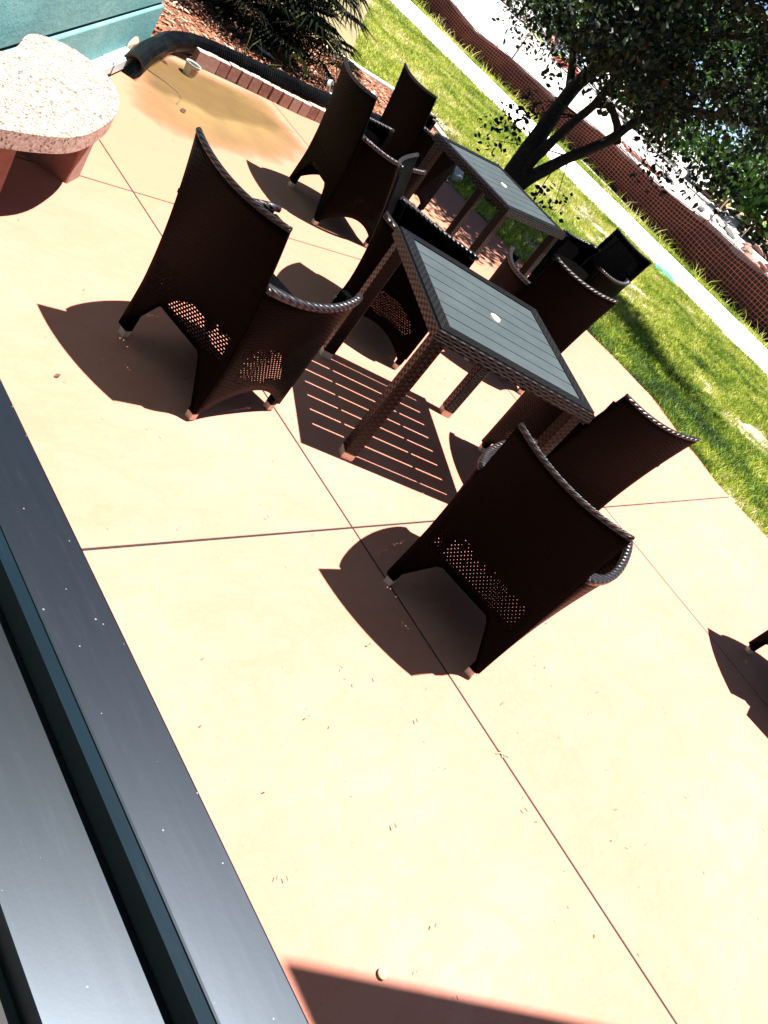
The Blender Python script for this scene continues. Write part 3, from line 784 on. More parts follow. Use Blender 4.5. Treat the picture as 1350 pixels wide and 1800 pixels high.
link('rail_side', boxmesh('rail_side', 0.3540, 0.3622, -3, 5.0, 1.0, 1.0928), M['parapet'], rl)
link('ledge', boxmesh('ledge', 0.267, 0.3537, -3, 5.0, 1.03, 1.062, 0.001, 1), M['ledge'], rl)
link('parapet', boxmesh('parapet', 0.10, 0.345, -3, 5.0, 0.0, 1.029), M['parapet'], rl)

# shade sail, added out of frame to throw the shadow across the lower edge
hs = 4.0
caster = [(1.22, 0.075), (4.6, -2.28), (3.6, -4.6), (1.1, -3.2)]
sv = [(x-SX*hs, y-SY*hs, hs) for x, y in caster]
M['caster'] = plain('grey_caster_cloth', (0.12, 0.11, 0.10), 0.9)
me = bpy.data.meshes.new('shade_caster')
me = prism('shade_caster', [(a, b) for a, b, _ in sv][::-1], hs, hs+0.004)
tag(link('shade_caster', me, M['caster']), 'grey shade sail added unseen overhead to cast the shadow across the bottom edge of the patio', 'shade sail')

# ------------------------------------------------------------------ fence
fence = empty('construction_fence', (17.0, 9.0, 0), 0, 'orange plastic safety net and black silt cloth on rusty stakes behind the path', 'fence')
TOPS = [(0.5, 0.86), (5.82, 0.87), (6.8, 0.86), (7.5, 0.86), (8.2, 0.78), (9.0, 0.735), (10.4, 0.74), (11.4, 0.67), (12.4, 0.60), (14.1, 0.57), (15.4, 0.47), (16.5, 0.58), (20, 0.6), (28, 0.6)]
BOTS = [(0.5, 0.0), (6.8, 0.0), (8.4, 0.12), (10.6, 0.16), (12.5, 0.04), (13.6, -0.02), (28, -0.02)]
def itp(T, y):
    if y <= T[0][0]: return T[0][1]
    for (a, b), (c, d) in zip(T, T[1:]):
        if y <= c: return b+(d-b)*(y-a)/(c-a)
    return T[-1][1]
def fx(y, v): return 0.035*math.sin(y*2.1)*v+0.03*math.sin(y*5.3+v*2)*(1-v)-0.02
Y0, Y1 = 0.8, 22.0
NYf, NZf = int((Y1-Y0)/0.085), 10
def netpt(i, j, off=0.0):
    y = Y0+(Y1-Y0)*i/NYf; v = j/NZf; lo, hi = itp(BOTS, y), itp(TOPS, y)
    z = lo+(hi-lo)*v+0.008*math.sin(i*0.5+j)
    return Vector((fx(y, v)+off, y-9.0+0.012*math.sin(j*0.9+i*0.13), z))
def ribbon(V, F, a, b, nrm, w_):
    k = len(V); s = nrm*w_/2; V += [a-s, a+s, b+s, b-s]; F.append((k, k+1, k+2, k+3))
V, F = [], []
for i in range(NYf+1):
    for j in range(NZf):
        ribbon(V, F, netpt(i, j), netpt(i, j+1), Vector((0, 1, 0)), 0.0075)
for j in range(NZf+1):
    for i in range(NYf):
        ribbon(V, F, netpt(i, j), netpt(i+1, j), Vector((0, 0, 1)), 0.008 if j < NZf else 0.018)
a = NT('orange_safety_net'); v_ = a.coord('Object')
c = a.ramp(a.noise(v_, 0.9, 4), [(0.35, (0.20, 0.030, 0.017)), (0.7, (0.42, 0.095, 0.050))]); M['net'] = a.set(c, 0.6, 0, 0.3)
o = link('safety_net', mesh('safety_net', V, F), M['net'], fence)
# silt cloth
V, F = [], []; n = 400; mz = 5
for i in range(n+1):
    for j in range(mz+1):
        y = Y0+(Y1-Y0)*i/n; lo, hi = itp(BOTS, y)-0.1, itp(TOPS, y)-0.012; vv = j/mz
        V.append((fx(y, vv)+0.035+0.012*math.sin(y*11), y-9.0, lo+(hi-lo)*vv))
for i in range(n):
    for j in range(mz): F.append((i*(mz+1)+j, (i+1)*(mz+1)+j, (i+1)*(mz+1)+j+1, i*(mz+1)+j+1))
me = mesh('silt_cloth', V, F, True)
o = link('silt_cloth', me, plain('black_silt_cloth', (0.003, 0.0016, 0.0016), 0.95), fence); sm = o.modifiers.new('thick', 'SOLIDIFY'); sm.thickness = 0.003
M['rust'] = plain('rusty_stake', (0.17, 0.085, 0.055), 0.8, 0.2, 0.4, 30)
for yy_, hh, r_ in ((7.515, 1.40, 0.016), (6.77, 1.27, 0.009), (14.02, 1.42, 0.018), (14.6, 0.9, 0.010), (13.79, 0.95, 0.009), (15.32, 0.86, 0.009), (4.6, 1.25, 0.012), (10.2, 1.0, 0.009), (11.6, 0.95, 0.010), (17.3, 1.1, 0.012), (19.0, 1.2, 0.012)):
    link('stake', tube('stake', [(0.065, yy_-9.0, -0.1), (0.065+0.01*math.sin(yy_), yy_-9.0+0.01, hh)], r_, 6), M['rust'], fence)
# light wire mesh standing behind the net
V, F = [], []
zt = 1.45
for k in range(int(21/0.13)):
    y = Y0+k*0.13; ribbon(V, F, Vector((0.095, y-9, 0.3)), Vector((0.095, y-9, zt)), Vector((0, 1, 0)), 0.0022)
for k in range(13):
    z = 0.35+k*0.085; ribbon(V, F, Vector((0.097, Y0-9, z)), Vector((0.097, Y1-9, z)), Vector((0, 0, 1)), 0.0022)
for k in range(int(21/0.13)):
    for q in range(13):
        y = Y0+k*0.13-9; z = 0.35+q*0.085; b = len(V)
        V += [Vector((0.092, y-0.009, z-0.006)), Vector((0.092, y+0.009, z-0.006)), Vector((0.092, y+0.009, z+0.006)), Vector((0.092, y-0.009, z+0.006))]; F.append((b, b+1, b+2, b+3))
tag(link('wire_mesh', mesh('wire_mesh', V, F), M['rust'], fence), kind='stuff')

# teal disc on the lawn edge
M['tealp'] = plain('turquoise_plastic', (0.0300, 0.2520, 0.2520), 0.4, 0, 0.1, 8)
bm = bmesh.new(); R0 = []
for r_, z_ in ((0.0, 0.01), (0.15, 0.012), (0.19, 0.032), (0.205, 0.028), (0.21, 0.0)):
    R0.append([bm.verts.new((max(r_, 1e-3)*math.cos(2*PI*k/28), max(r_, 1e-3)*math.sin(2*PI*k/28), z_)) for k in range(28)])
for A, B in zip(R0, R0[1:]):
    for k in range(28): bm.faces.new((A[k], A[(k+1) % 28], B[(k+1) % 28], B[k]))
tag(link('plastic_disc', bm_mesh('plastic_disc', bm, True), M['tealp'], None, (13.70, 5.98, -0.005), (0.05, -0.1, 0)), 'round turquoise plastic disc lying on the grass against the white path', 'disc')

# ------------------------------------------------------------------ tree
def bark():
    a = NT('dark_bark'); v = a.coord('Object', (12, 12, 3))
    c = a.ramp(a.noise(v, 3, 6, 0.7), [(0.35, (0.006, 0.005, 0.004)), (0.65, (0.022, 0.018, 0.012)), (0.8, (0.05, 0.055, 0.02))])
    return a.set(c, 0.9, 0, 0.2, a.noise(v, 4, 6), 0.02, 0.9)
M['bark'] = bark()
def wob(pts, rad, sub=4, amp=0.02, seed=0):
    P = [Vector(p) for p in pts]; Q = [P[0]*2-P[1]]+P+[P[-1]*2-P[-2]]; out, ro = [], []
    for i in range(1, len(Q)-2):
        for k in range(sub):
            t = k/sub; a, b, c, d = Q[i-1], Q[i], Q[i+1], Q[i+2]
            p = 0.5*((2*b)+(c-a)*t+(2*a-5*b+4*c-d)*t*t+(3*b-a-3*c+d)*t**3)
            p += Vector((noise.noise((i+t, seed, 0)), noise.noise((i+t, seed, 5)), noise.noise((i+t, seed, 9))))*amp
            out.append(p); ro.append((rad[i-1]+(rad[min(i, len(rad)-1)]-rad[i-1])*t)*(1+0.12*noise.noise((i*3+t*3, seed, 2))))
    out.append(P[-1]); ro.append(rad[-1]); return out, ro
tree = empty('shade_tree', (7.88, 5.50, 0), 0, 'dark leafy tree with forked trunk growing at the lawn edge behind the far table', 'tree')
TB = Vector((7.88, 5.50, 0))
def limb(nm, pts, rad, seed, parent=tree, n=9):
    o_, r_ = wob([Vector(p)-TB for p in pts], rad, 5, 0.025, seed); return link(nm, tube(nm, o_, r_, n), M['bark'], parent)
trunk = limb('trunk', [(7.86, 5.47, -0.1), (7.90, 5.52, 0.10), (8.02, 5.66, 0.45), (8.3, 5.89, 0.90), (8.5, 6.04, 1.27), (8.7, 6.11, 1.62), (8.9, 6.32, 1.99), (9.1, 6.4, 2.6), (9.1, 6.3, 3.4)], [0.17, 0.135, 0.110, 0.092, 0.080, 0.075, 0.065, 0.05, 0.03], 1, n=12)
limbs = [
 [(7.95, 5.50, 0.12), (8.1, 5.46, 0.50), (8.3, 5.38, 0.84), (8.6, 5.34, 1.15), (8.8, 5.34, 1.46), (9.0, 5.21, 1.76), (9.2, 4.87, 2.02), (9.4, 4.38, 2.26), (9.6, 3.8, 2.6)],
 [(8.0, 5.55, 0.35), (8.15, 5.60, 0.80), (8.3, 5.60, 1.19), (8.4, 5.61, 1.49), (8.6, 5.75, 2.0), (8.7, 5.6, 2.6)],
 [(8.78, 5.32, 1.22), (8.64, 5.40, 1.37), (8.5, 5.51, 1.45), (8.40, 5.60, 1.36)],
 [(8.7, 6.11, 1.62), (8.9, 5.9, 2.1), (9.3, 5.5, 2.6), (9.6, 5.0, 3.0)],
 [(8.5, 6.04, 1.27), (8.7, 6.6, 1.7), (8.9, 7.2, 2.0), (9.1, 7.7, 2.2)],
 [(9.0, 5.21, 1.76), (9.4, 5.2, 2.1), (9.9, 5.1, 2.5)],
 [(8.3, 5.89, 0.90), (7.9, 5.6, 1.6), (7.5, 5.2, 2.4), (7.2, 4.9, 3.0)],
]
LR = [[0.09, 0.070, 0.058, 0.055, 0.050, 0.046, 0.040, 0.03, 0.02], [0.07, 0.055, 0.045, 0.045, 0.035, 0.02], [0.05, 0.042, 0.038, 0.03], [0.09, 0.07, 0.05, 0.02], [0.05, 0.04, 0.03, 0.015], [0.04, 0.03, 0.015], [0.045, 0.04, 0.03, 0.015]]
for k, (P_, R_) in enumerate(zip(limbs[:6], LR)): limb('branch', P_, R_, 10+k)
def pix(p):
    d = np.asarray(p)-CAMP; z = d@FWD; return 675+FPX*(d@RIGHT)/z, 900-FPX*(d@UP)/z, z
def leafmesh(name, C, size, elong=1.7, droop=0.4, tones=None):
    """one little folded leaf (4 tris) per centre"""
    n = len(C); C = np.asarray(C)
    az = rng.uniform(0, 2*PI, n); el = rng.normal(-droop, 0.5, n)
    d = np.stack([np.cos(az)*np.cos(el), np.sin(az)*np.cos(el), np.sin(el)], 1)
    r = rng.normal(0, 1, (n, 3)); s = np.cross(d, r); s /= np.linalg.norm(s, axis=1)[:, None]+1e-9
    up = np.cross(s, d)
    L = size*rng.uniform(0.6, 1.35, n)[:, None]; W_ = L/elong
    V = np.empty((n, 6, 3))
    V[:, 0] = C; V[:, 1] = C+d*L*.38+s*W_*.5+up*W_*.15; V[:, 2] = C+d*L; V[:, 3] = C+d*L*.38-s*W_*.5+up*W_*.15
    V[:, 4] = C+d*L*.75+s*W_*.32+up*W_*.08; V[:, 5] = C+d*L*.75-s*W_*.32+up*W_*.08
    me = bpy.data.meshes.new(name); me.vertices.add(6*n); me.vertices.foreach_set('co', V.ravel())
    b = np.arange(n)[:, None]*6; li = np.concatenate([b+[0, 1, 4, 2], b+[0, 2, 5, 3]], 1)
    me.loops.add(8*n); me.loops.foreach_set('vertex_index', li.ravel()); me.polygons.add(2*n)
    me.polygons.foreach_set('loop_start', np.arange(2*n)*4); me.update(calc_edges=True)
    t = np.clip(rng.normal(0.5, 0.25, n), 0, 1) if tones is None else tones
    at = me.attributes.new('tone', 'FLOAT', 'POINT'); at.data.foreach_set('value', np.repeat(t, 6)); return me
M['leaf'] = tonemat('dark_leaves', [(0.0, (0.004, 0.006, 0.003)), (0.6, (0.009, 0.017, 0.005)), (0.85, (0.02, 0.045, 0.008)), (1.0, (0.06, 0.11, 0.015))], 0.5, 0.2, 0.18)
# crown: clusters of leaves around twigs
def lowline(u):
    T = [(830, -80), (870, 5), (930, 35), (985, 75), (1010, 120), (1060, 150), (1105, 175), (1160, 215), (1230, 240), (1300, 290), (1420, 330), (1600, 380)]
    return itp(T, u)
SHADE = [(6.0, 4.2), (6.3, 5.2), (7.2, 6.6), (8.7, 6.8), (9.2, 5.6), (9.5, 4.4), (9.9, 3.6), (9.3, 2.6), (8.2, 2.4), (7.3, 3.2), (7.0, 4.0)]
CL = []; tries = 0
while len(CL) < 520 and tries < 150000:
    tries += 1
    p = np.array([random.uniform(6.2, 10.6), random.uniform(1.8, 7.4), random.uniform(1.2, 4.8)])
    if p[2] > 4.8-0.25*((p[0]-8.4)**2+(p[1]-4.6)**2)**0.5*1.2: continue
    if not inpoly(p[0]+SX*p[2], p[1]+SY*p[2], SHADE): continue
    u, v, z = pix(p)
    if v > lowline(u)-12: continue
    if v < -250 and random.random() < 0.5: continue
    if v > -40 and u > 1200 and random.random() < 0.62: continue
    if v > -40 and v > lowline(u)-90 and random.random() < 0.4: continue
    if p[1]+SY*p[2] < 3.8: continue
    CL.append(p)
tries = 0; add = 0
while add < 60 and tries < 20000:                     # leaf clusters added high up to cast the shade on the lawn
    tries += 1
    t = random.random(); z = random.uniform(3.4, 4.8)
    p = np.array([9.15-0.75*t+random.gauss(0, .16)-SX*z, 4.35-1.75*t+random.gauss(0, .12)-SY*z, z])
    u, v, _ = pix(p)
    if v > lowline(u)-60 or (v > -30 and u < 1350 and random.random() < 0.3): continue
    CL.append(p); add += 1
SPRIG = [(9.0, 7.87, 1.53), (9.0, 7.6, 1.62), (9.0, 7.4, 1.48), (9.05, 7.75, 1.42), (9.0, 7.1, 1.62), (9.0, 6.8, 1.58), (8.95, 6.65, 1.38), (9.0, 7.3, 1.7), (9.3, 4.7, 1.6), (9.3, 4.55, 1.42), (9.3, 4.3, 1.75), (9.25, 5.1, 1.32), (9.2, 7.55, 1.38), (9.0, 6.98, 1.50), (9.2, 7.9, 1.6), (9.1, 7.2, 1.45), (9.15, 6.75, 1.35), (9.25, 5.0, 1.40), (9.3, 4.85, 1.25), (9.35, 4.6, 1.45), (9.2, 5.2, 1.5), (9.4, 4.35, 1.7), (9.4, 4.15, 1.55), (9.3, 4.45, 1.62), (8.0, 6.0, 0.72), (8.05, 6.15, 0.62), (7.95, 6.1, 0.45), (8.35, 5.2, 0.42), (8.2, 5.35, 0.30), (8.45, 6.35, 0.95), (8.3, 6.2, 0.8), (9.1, 5.35, 1.5), (9.6, 4.05, 1.85)]
LV, LT = [], []
for p in CL:
    k = 60; r_ = random.uniform(0.18, 0.36)
    q = np.array(p)+rng.normal(0, 1, (k, 3))*[r_, r_, r_*0.6]*0.6 if False else np.array(p)+rng.normal(0, 1, (k, 3))*np.array([r_, r_, r_*0.6])*0.6
    LV.append(q); LT.append(np.clip(rng.normal(0.45+random.uniform(-.2, .2), 0.2, k), 0, 1))
for p in SPRIG:
    k = 34; q = np.array(p)+rng.normal(0, 1, (k, 3))*np.array([0.10, 0.13, 0.10]); LV.append(q); LT.append(np.clip(rng.normal(0.3, 0.2, k), 0, 1))
LV = np.concatenate(LV)-np.array(TB); LT = np.concatenate(LT)
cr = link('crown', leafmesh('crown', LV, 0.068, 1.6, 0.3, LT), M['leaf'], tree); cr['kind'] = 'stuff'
# twigs into clusters
V, F = [], []
hub = [Vector(p) for L_ in limbs for p in L_[2:]]+[Vector(p) for p in [(8.9, 6.32, 1.99), (9.1, 6.4, 2.6), (9.1, 6.3, 3.4)]]
for p in CL[::2]+[np.array(s_) for s_ in SPRIG]:
    p = Vector(p); h_ = min(hub, key=lambda q: (q-p).length); mid = (p+h_)/2+Vector((random.uniform(-.1, .1), random.uniform(-.1, .1), 0.08))
    for a_, b_, r0, r1 in ((h_, mid, 0.011, 0.007), (mid, p, 0.007, 0.003)):
        d = (b_-a_).normalized(); s = d.cross(Vector((0.3, 0.2, 1))).normalized(); t_ = d.cross(s); k = len(V)
        for c_, rr in ((a_, r0), (b_, r1)):
            for q in range(3): an = 2*PI*q/3; V.append(c_-TB+(s*math.cos(an)+t_*math.sin(an))*rr)
        for q in range(3): F.append((k+q, k+(q+1) % 3, k+3+(q+1) % 3, k+3+q))
tw = link('twigs', mesh('twigs', V, F), M['bark'], tree); tw['kind'] = 'stuff'

# ------------------------------------------------------------------ palmettos in the bed
M['palm'] = tonemat('palmetto_leaf', [(0.0, (0.003, 0.005, 0.002)), (0.70, (0.006, 0.010, 0.004)), (0.93, (0.05, 0.06, 0.018)), (1.0, (0.30, 0.27, 0.12))], 0.6, 0.04, 0.03)
def fan(V, F, T, base, dirv, R_, nb, spread):
    d = Vector(dirv).normalized(); s = d.cross(Vector((0, 0, 1)));
    if s.length < 0.1: s = d.cross(Vector((1, 0, 0)))
    s.normalize(); u_ = s.cross(d)
    for k in range(nb):
        an = (k/(nb-1)-0.5)*spread; dd = d*math.cos(an)+s*math.sin(an); L = R_*(0.75+0.25*math.cos(an))*random.uniform(0.9, 1.08)
        sd_ = (s*math.cos(an)-d*math.sin(an)); wb = 0.011*R_/0.5
        a = Vector(base); m1 = a+dd*L*0.55+u_*0.03*R_; e = a+dd*L-Vector((0, 0, 0.18*R_*random.uniform(0.3, 1.3)))
        b = len(V); V += [a, m1-sd_*wb+u_*0.004, m1+sd_*wb+u_*0.004, m1-u_*0.004, e]
        F += [(b, b+1, b+3), (b, b+3, b+2), (b+1, b+4, b+3), (b+3, b+4, b+2)]
        T += [min(1, max(0, random.gauss(0.4, 0.22)))]*5
def palmetto(x, y, n, R_, h0, h1, label, lean=0.0, reach=0.5, yellow_shift=0.0):
    r = empty('palmetto', (x, y, 0), 0, label, 'palmetto', 'palmettos in the mulch bed')
    for k in range(n):
        V, F, T = [], [], []
        az = 2*PI*k/n+random.uniform(-.3, .3); el = random.uniform(0.1, 1.1)
        rr = reach*random.uniform(0.5, 1.0)*math.cos(el)+0.05; hh = random.uniform(h0, h1)
        b = Vector((rr*math.cos(az), rr*math.sin(az), hh)); d = Vector((math.cos(az), math.sin(az), random.uniform(-0.5, 0.5)))
        fan(V, F, T, b, d, R_*random.uniform(0.8, 1.15), 22, 3.6)
        # stalk
        kk = len(V); st = Vector((0.03*math.cos(az), 0.03*math.sin(az), 0.0)); s = Vector((-math.sin(az), math.cos(az), 0))*0.006
        m_ = (st+b)/2+Vector((0, 0, 0.08)); up = Vector((0, 0, 0.009))
        V += [st-s, st+s, st+up, m_-s, m_+s, m_+up, b-s, b+s, b+up]
        for q in (0, 3): F += [(kk+q, kk+q+1, kk+q+4, kk+q+3), (kk+q+1, kk+q+2, kk+q+5, kk+q+4), (kk+q+2, kk+q, kk+q+3, kk+q+5)]
        T += [0.7]*9
        me = mesh('frond', V, F); a = me.attributes.new('tone', 'FLOAT', 'POINT'); a.data.foreach_set('value', [min(1, t+yellow_shift) for t in T])  # raises the tone towards yellowish blades
        link('frond', me, M['palm'], r)
    return r
palmetto(5.35, 6.95, 36, 0.48, 0.15, 1.05, 'largest dark palmetto, its fans meeting the top edge above the drain pipe')
palmetto(5.75, 7.55, 26, 0.42, 0.2, 0.75, 'dark palmetto with drooping fans beside the yellow walkway')
palmetto(4.75, 7.25, 9, 0.30, 0.1, 0.5, 'yellowish palmetto tuft nearest the turquoise wall', yellow_shift=0.15)
palmetto(4.98, 7.05, 26, 0.42, 0.2, 0.9, 'dark palmetto crowded between the largest one and the yellowish tuft')
palmetto(5.9, 6.95, 18, 0.36, 0.08, 0.5, 'low shaded palmetto between the two large ones')
# weeds by the bricks
def weed(x, y, blades, label):
    V, F, T = [], [], []
    for (dx, dy, h) in blades:
        P = [Vector((0, 0, 0)), Vector((dx*.3, dy*.3, h*.7)), Vector((dx*.7, dy*.7, h)), Vector((dx, dy, h*.75))]; s = Vector((-dy, dx, 0)).normalized()*0.0035; b = len(V)
        for i, p in enumerate(P): wv = (1, 1, .7, .1)[i]; V += [p-s*wv, p+s*wv]; T += [0.92, 0.92]
        for i in range(3): F.append((b+2*i, b+2*i+1, b+2*i+3, b+2*i+2))
    me = mesh('weed', V, F); a = me.attributes.new('tone', 'FLOAT', 'POINT'); a.data.foreach_set('value', T)
    tag(link('weed', me, M['palm'], None, (x, y, 0.01)), label, 'weed', 'weeds behind the drain pipe')
weed(4.62, 6.14, [(0.02, 0.10, 0.24), (0.18, 0.08, 0.20), (-0.12, -0.10, 0.09)], 'thin pale weed with upright blades behind the corrugated pipe')
weed(4.80, 6.12, [(0.22, -0.22, 0.12), (-0.1, 0.1, 0.2), (0.3, 0.05, 0.1)], 'thin pale weed arching over the corrugated pipe')

# litter in the bed
M['lid'] = plain('yellow_green_plastic', (0.42, 0.40, 0.06), 0.45, 0, 0.25, 10)
o = link('plate', ringmesh('plate', 0.10, 0.12, 0.0, 0.02, 0.012, 28), M['lid'], None, (5.56, 6.62, 0.05), (0.5, -0.15, 0.3))
tag(o, 'yellow green plastic hoop lying tilted on the shaded mulch', 'hoop')
M['paper'] = plain('white_card', (0.62, 0.58, 0.52), 0.7, 0, 0.1, 12)
o = link('paper_scrap', boxmesh('paper_scrap', -0.11, 0.11, -0.05, 0.05, 0, 0.004), M['paper'], None, (5.18, 6.62, 0.03), (0.05, 0.12, 0.2)); tag(o, 'flat grey white card scrap on the mulch beside the yellow hoop', 'scrap')
o = link('plastic_ring', ringmesh('plastic_ring', 0.062, 0.062, 0.0, 0.03, 0.006, 24, 0.3, 5.4), M['white_pl'], None, (5.72, 6.30, 0.10), (1.1, 0.1, 0.6)); tag(o, 'broken white plastic ring by the end of the drain pipe', 'ring')
M['bluep'] = plain('pale_blue_plastic', (0.25, 0.40, 0.55), 0.4)
o = link('plastic_bottle', tube('plastic_bottle', [(0, 0, 0.03), (0.12, 0.02, 0.03), (0.15, 0.025, 0.03), (0.165, 0.03, 0.03), (0.19, 0.033, 0.03)], [0.03, 0.031, 0.026, 0.012, 0.012], 12), M['bluep'], None, (6.95, 7.05, 0.0), (0, 0, 0.4)); tag(o, 'crushed pale blue plastic bottle at the kerb behind the wicker chairs', 'bottle')

# ------------------------------------------------------------------ small litter on the patio
M['dry'] = tonemat('dry_litter', [(0.0, (0.05, 0.02, 0.012)), (0.5, (0.20, 0.10, 0.05)), (1.0, (0.42, 0.32, 0.20))], 0.8)
def dryleaf(x, y, L, an, t, label, cat='leaf'):
    me = leafmesh('dry_leaf', [[0, 0, 0.006]], L, 2.2, 0, np.array([t])); me.materials.append(M['dry'])
    bm = bmesh.new(); bm.from_mesh(me)
    # flatten it onto the slab, slightly curled
    vs = [(0, 0), (0.38, 0.24), (1.0, 0.0), (0.38, -0.24), (0.75, 0.16), (0.75, -0.16)]
    for v_, (a_, b_) in zip(bm.verts, vs): v_.co = (a_*L, b_*L, 0.004+abs(b_)*L*0.5+0.1*L*a_)
    bm.to_mesh(me); bm.free()
    tag(link('dry_leaf', me, None, None, (x, y, 0), (0, 0, an)), label, cat)
dryleaf(3.23, 4.56, 0.075, 0.9, 0.02, 'dark red fallen leaf at the edge of the ochre puddle')
dryleaf(1.40, 1.96, 0.03, 0.4, 0.1, 'tiny dark fallen leaf on bare concrete left of the nearest chair shadow')
dryleaf(3.48, 5.27, 0.07, 2.2, 0.05, 'dark curled leaf beside the plastic cup')
def twig(pts, r_, mat, label):
    tag(link('twig', tube('twig', pts, r_, 5), mat), label, 'twig')
M['twigm'] = plain('grey_brown_twig', (0.10, 0.055, 0.035), 0.8); M['straw'] = plain('pale_straw', (0.42, 0.36, 0.2), 0.8)
twig([(3.20, 5.03, 0.006), (3.29, 4.95, 0.008), (3.35, 4.86, 0.006), (3.34, 4.78, 0.005), (3.24, 4.66, 0.005)], 0.0035, M['twigm'], 'thin crooked dark twig lying on the puddle')
twig([(2.320, 0.262, 0.004), (2.345, 0.255, 0.008), (2.372, 0.232, 0.005)], 0.0018, M['straw'], 'short pale straw stalk lying across the concrete joint')
twig([(2.335, 0.240, 0.004), (2.350, 0.262, 0.007), (2.362, 0.262, 0.005)], 0.0014, M['straw'], 'tiny curled straw piece on the concrete joint')
# snail shell like curl
P_ = [(0.012*(1-k/40)*math.cos(k*0.5), 0.012*(1-k/40)*math.sin(k*0.5), 0.006+0.0002*k) for k in range(36)]
tag(link('snail_shell', tube('snail_shell', P_, [0.0015+0.003*(1-k/36) for k in range(36)], 6), M['straw'], None, (1.45, -0.075, 0)), 'tiny dried snail shell on the concrete near the bottom shadow', 'shell')
def pp_():
    x, y = random.uniform(0.8, 6.8), random.uniform(-1.2, 5.2); return (x, y)
chips(650, pp_, 0.001, 0.009, M['dry'], 'grit', 0.2)

# ------------------------------------------------------------------ construction lot debris and trees beyond
M['wood'] = tonemat('lumber', [(0, (0.30, 0.16, 0.10)), (1, (0.62, 0.48, 0.36))]); 
def mat_of(name, col, var=0.3): return plain(name, col, 0.9, 0, var, 6)
M['rub_w'] = mat_of('white_rubble', (0.3900, 0.3800, 0.3650)); M['rub_r'] = mat_of('reddish_rubble', (0.1900, 0.1000, 0.0750)); M['rub_d'] = mat_of('dark_rubble', (0.0600, 0.0500, 0.0450)); M['hay'] = mat_of('ochre_soil_bank', (0.2500, 0.1600, 0.0550))
rb = [rubblemesh('rock', 1.0, s, 0.55) for s in (1.3, 4.4, 8.1, 12.7)]
def rock(x, y, s, mat, label, grp='rubble pieces on the sand lot'):
    me = rb[random.randrange(4)].copy(); o = link('rock', me, mat, None, (x, y, -0.02+s*0.2), (random.random()*0.5, random.random()*0.5, random.random()*6)); o.scale = (s*random.uniform(.8, 1.3), s, s*random.uniform(.6, 1.1))
    tag(o, label, 'rock', grp)
def at_lot(u, v, z=0):
    d = FWD+((u-675)/FPX)*RIGHT-((v-900)/FPX)*UP; t = (z-CAMP[2])/d[2]; return CAMP+t*d
for u0, u1, v0, v1, n, mt, lab in ((1225, 1350, 350, 420, 34, 'rub_w', 'pale broken rock in the heap at the right edge beyond the fence'), (1225, 1345, 345, 415, 16, 'rub_d', 'dark broken rock in the heap at the right edge beyond the fence'),
                              (1130, 1215, 235, 320, 14, 'rub_w', 'pale rock on the sand beneath the tree branch'), (1290, 1350, 425, 480, 18, 'rub_r', 'reddish clod just behind the orange net at the right edge')):
    for k in range(n):
        u, v = random.uniform(u0, u1), random.uniform(v0, v1)
        hz = 900-(847.0-(u-675)*0.659)/0.752
        v = max(v, hz+28)
        p = at_lot(u, v); dist = math.hypot(p[0], p[1])
        rock(p[0], p[1], dist*random.uniform(0.003, 0.009), M[mt], lab)
# pallets / red boards
def pallet(x, y, an, label, L=0.9, W_=0.7):
    r = empty('pallet', (x, y, 0.05), an, label, 'pallet', 'weathered pallets beyond the fence')
    me = boxmesh('board', -L/2, L/2, -0.045, 0.045, 0.09, 0.11); me2 = boxmesh('bearer', -0.04, 0.04, -W_/2, W_/2, 0.0, 0.089)
    for k in range(6): link('board', me, M['pal'], r, (0, -W_/2+0.05+k*(W_-0.1)/5, 0), (0, 0, random.uniform(-.03, .03)))
    for k in (-1, 0, 1): link('bearer', me2, M['pal'], r, (k*L*0.42, 0, 0))
M['pal'] = mat_of('reddish_pallet_wood', (0.40, 0.17, 0.13))
p = at_lot(1122, 283); pallet(p[0], p[1], 0.7, 'weathered red pallet beyond the fence left of the hanging leaves', 2.0, 1.7)
p = at_lot(1245, 342); p = at_lot(1250, 352); pallet(p[0], p[1], 0.3, 'weathered red pallet beside the tall rusty stake', 1.8, 1.5)
# lumber and sheet heap top
M['plank'] = mat_of('grey_white_plank', (0.3000, 0.3100, 0.3300)); M['bluet'] = mat_of('pale_blue_sheet', (0.1750, 0.2500, 0.3100)); M['redt'] = mat_of('red_tarp', (0.2250, 0.0350, 0.0200))
heap = [( (955, 72), 'plank'), ((975, 85), 'bluet'), ((990, 95), 'plank'), ((1000, 115), 'plank'), ((968, 62), 'plank'), ((1010, 100), 'bluet'), ((985, 78), 'plank'), ((1005, 130), 'plank')]
for k in range(70):
    u = random.uniform(935, 1035); v = 900-(847.0-(u-675)*0.659)/0.752+random.uniform(30, 62); p = at_lot(u, v); dist = math.hypot(p[0], p[1])
    L = dist*random.uniform(0.015, 0.045); an = random.choice([0.9, 1.1, 2.0, 2.6])+random.uniform(-.4, .4)
    hgt_ = random.uniform(0.0, 0.03)*dist*0.3
    me = boxmesh('plank', -L/2, L/2, -L*0.05, L*0.05, 0, L*0.03)
    pk = random.choice(['plank', 'plank', 'plank', 'bluet', 'rub_r'])
    tag(link('plank', me, M[pk], None, (p[0], p[1], hgt_), (random.uniform(-.2, .2), random.uniform(-.35, .35), an)), {'plank': 'greyish white', 'bluet': 'pale blue', 'rub_r': 'rusty red'}[pk]+' loose plank in the jumbled debris heap beyond the fence', 'plank', {'plank': 'white', 'bluet': 'blue', 'rub_r': 'red'}[pk]+' planks in the debris heap')
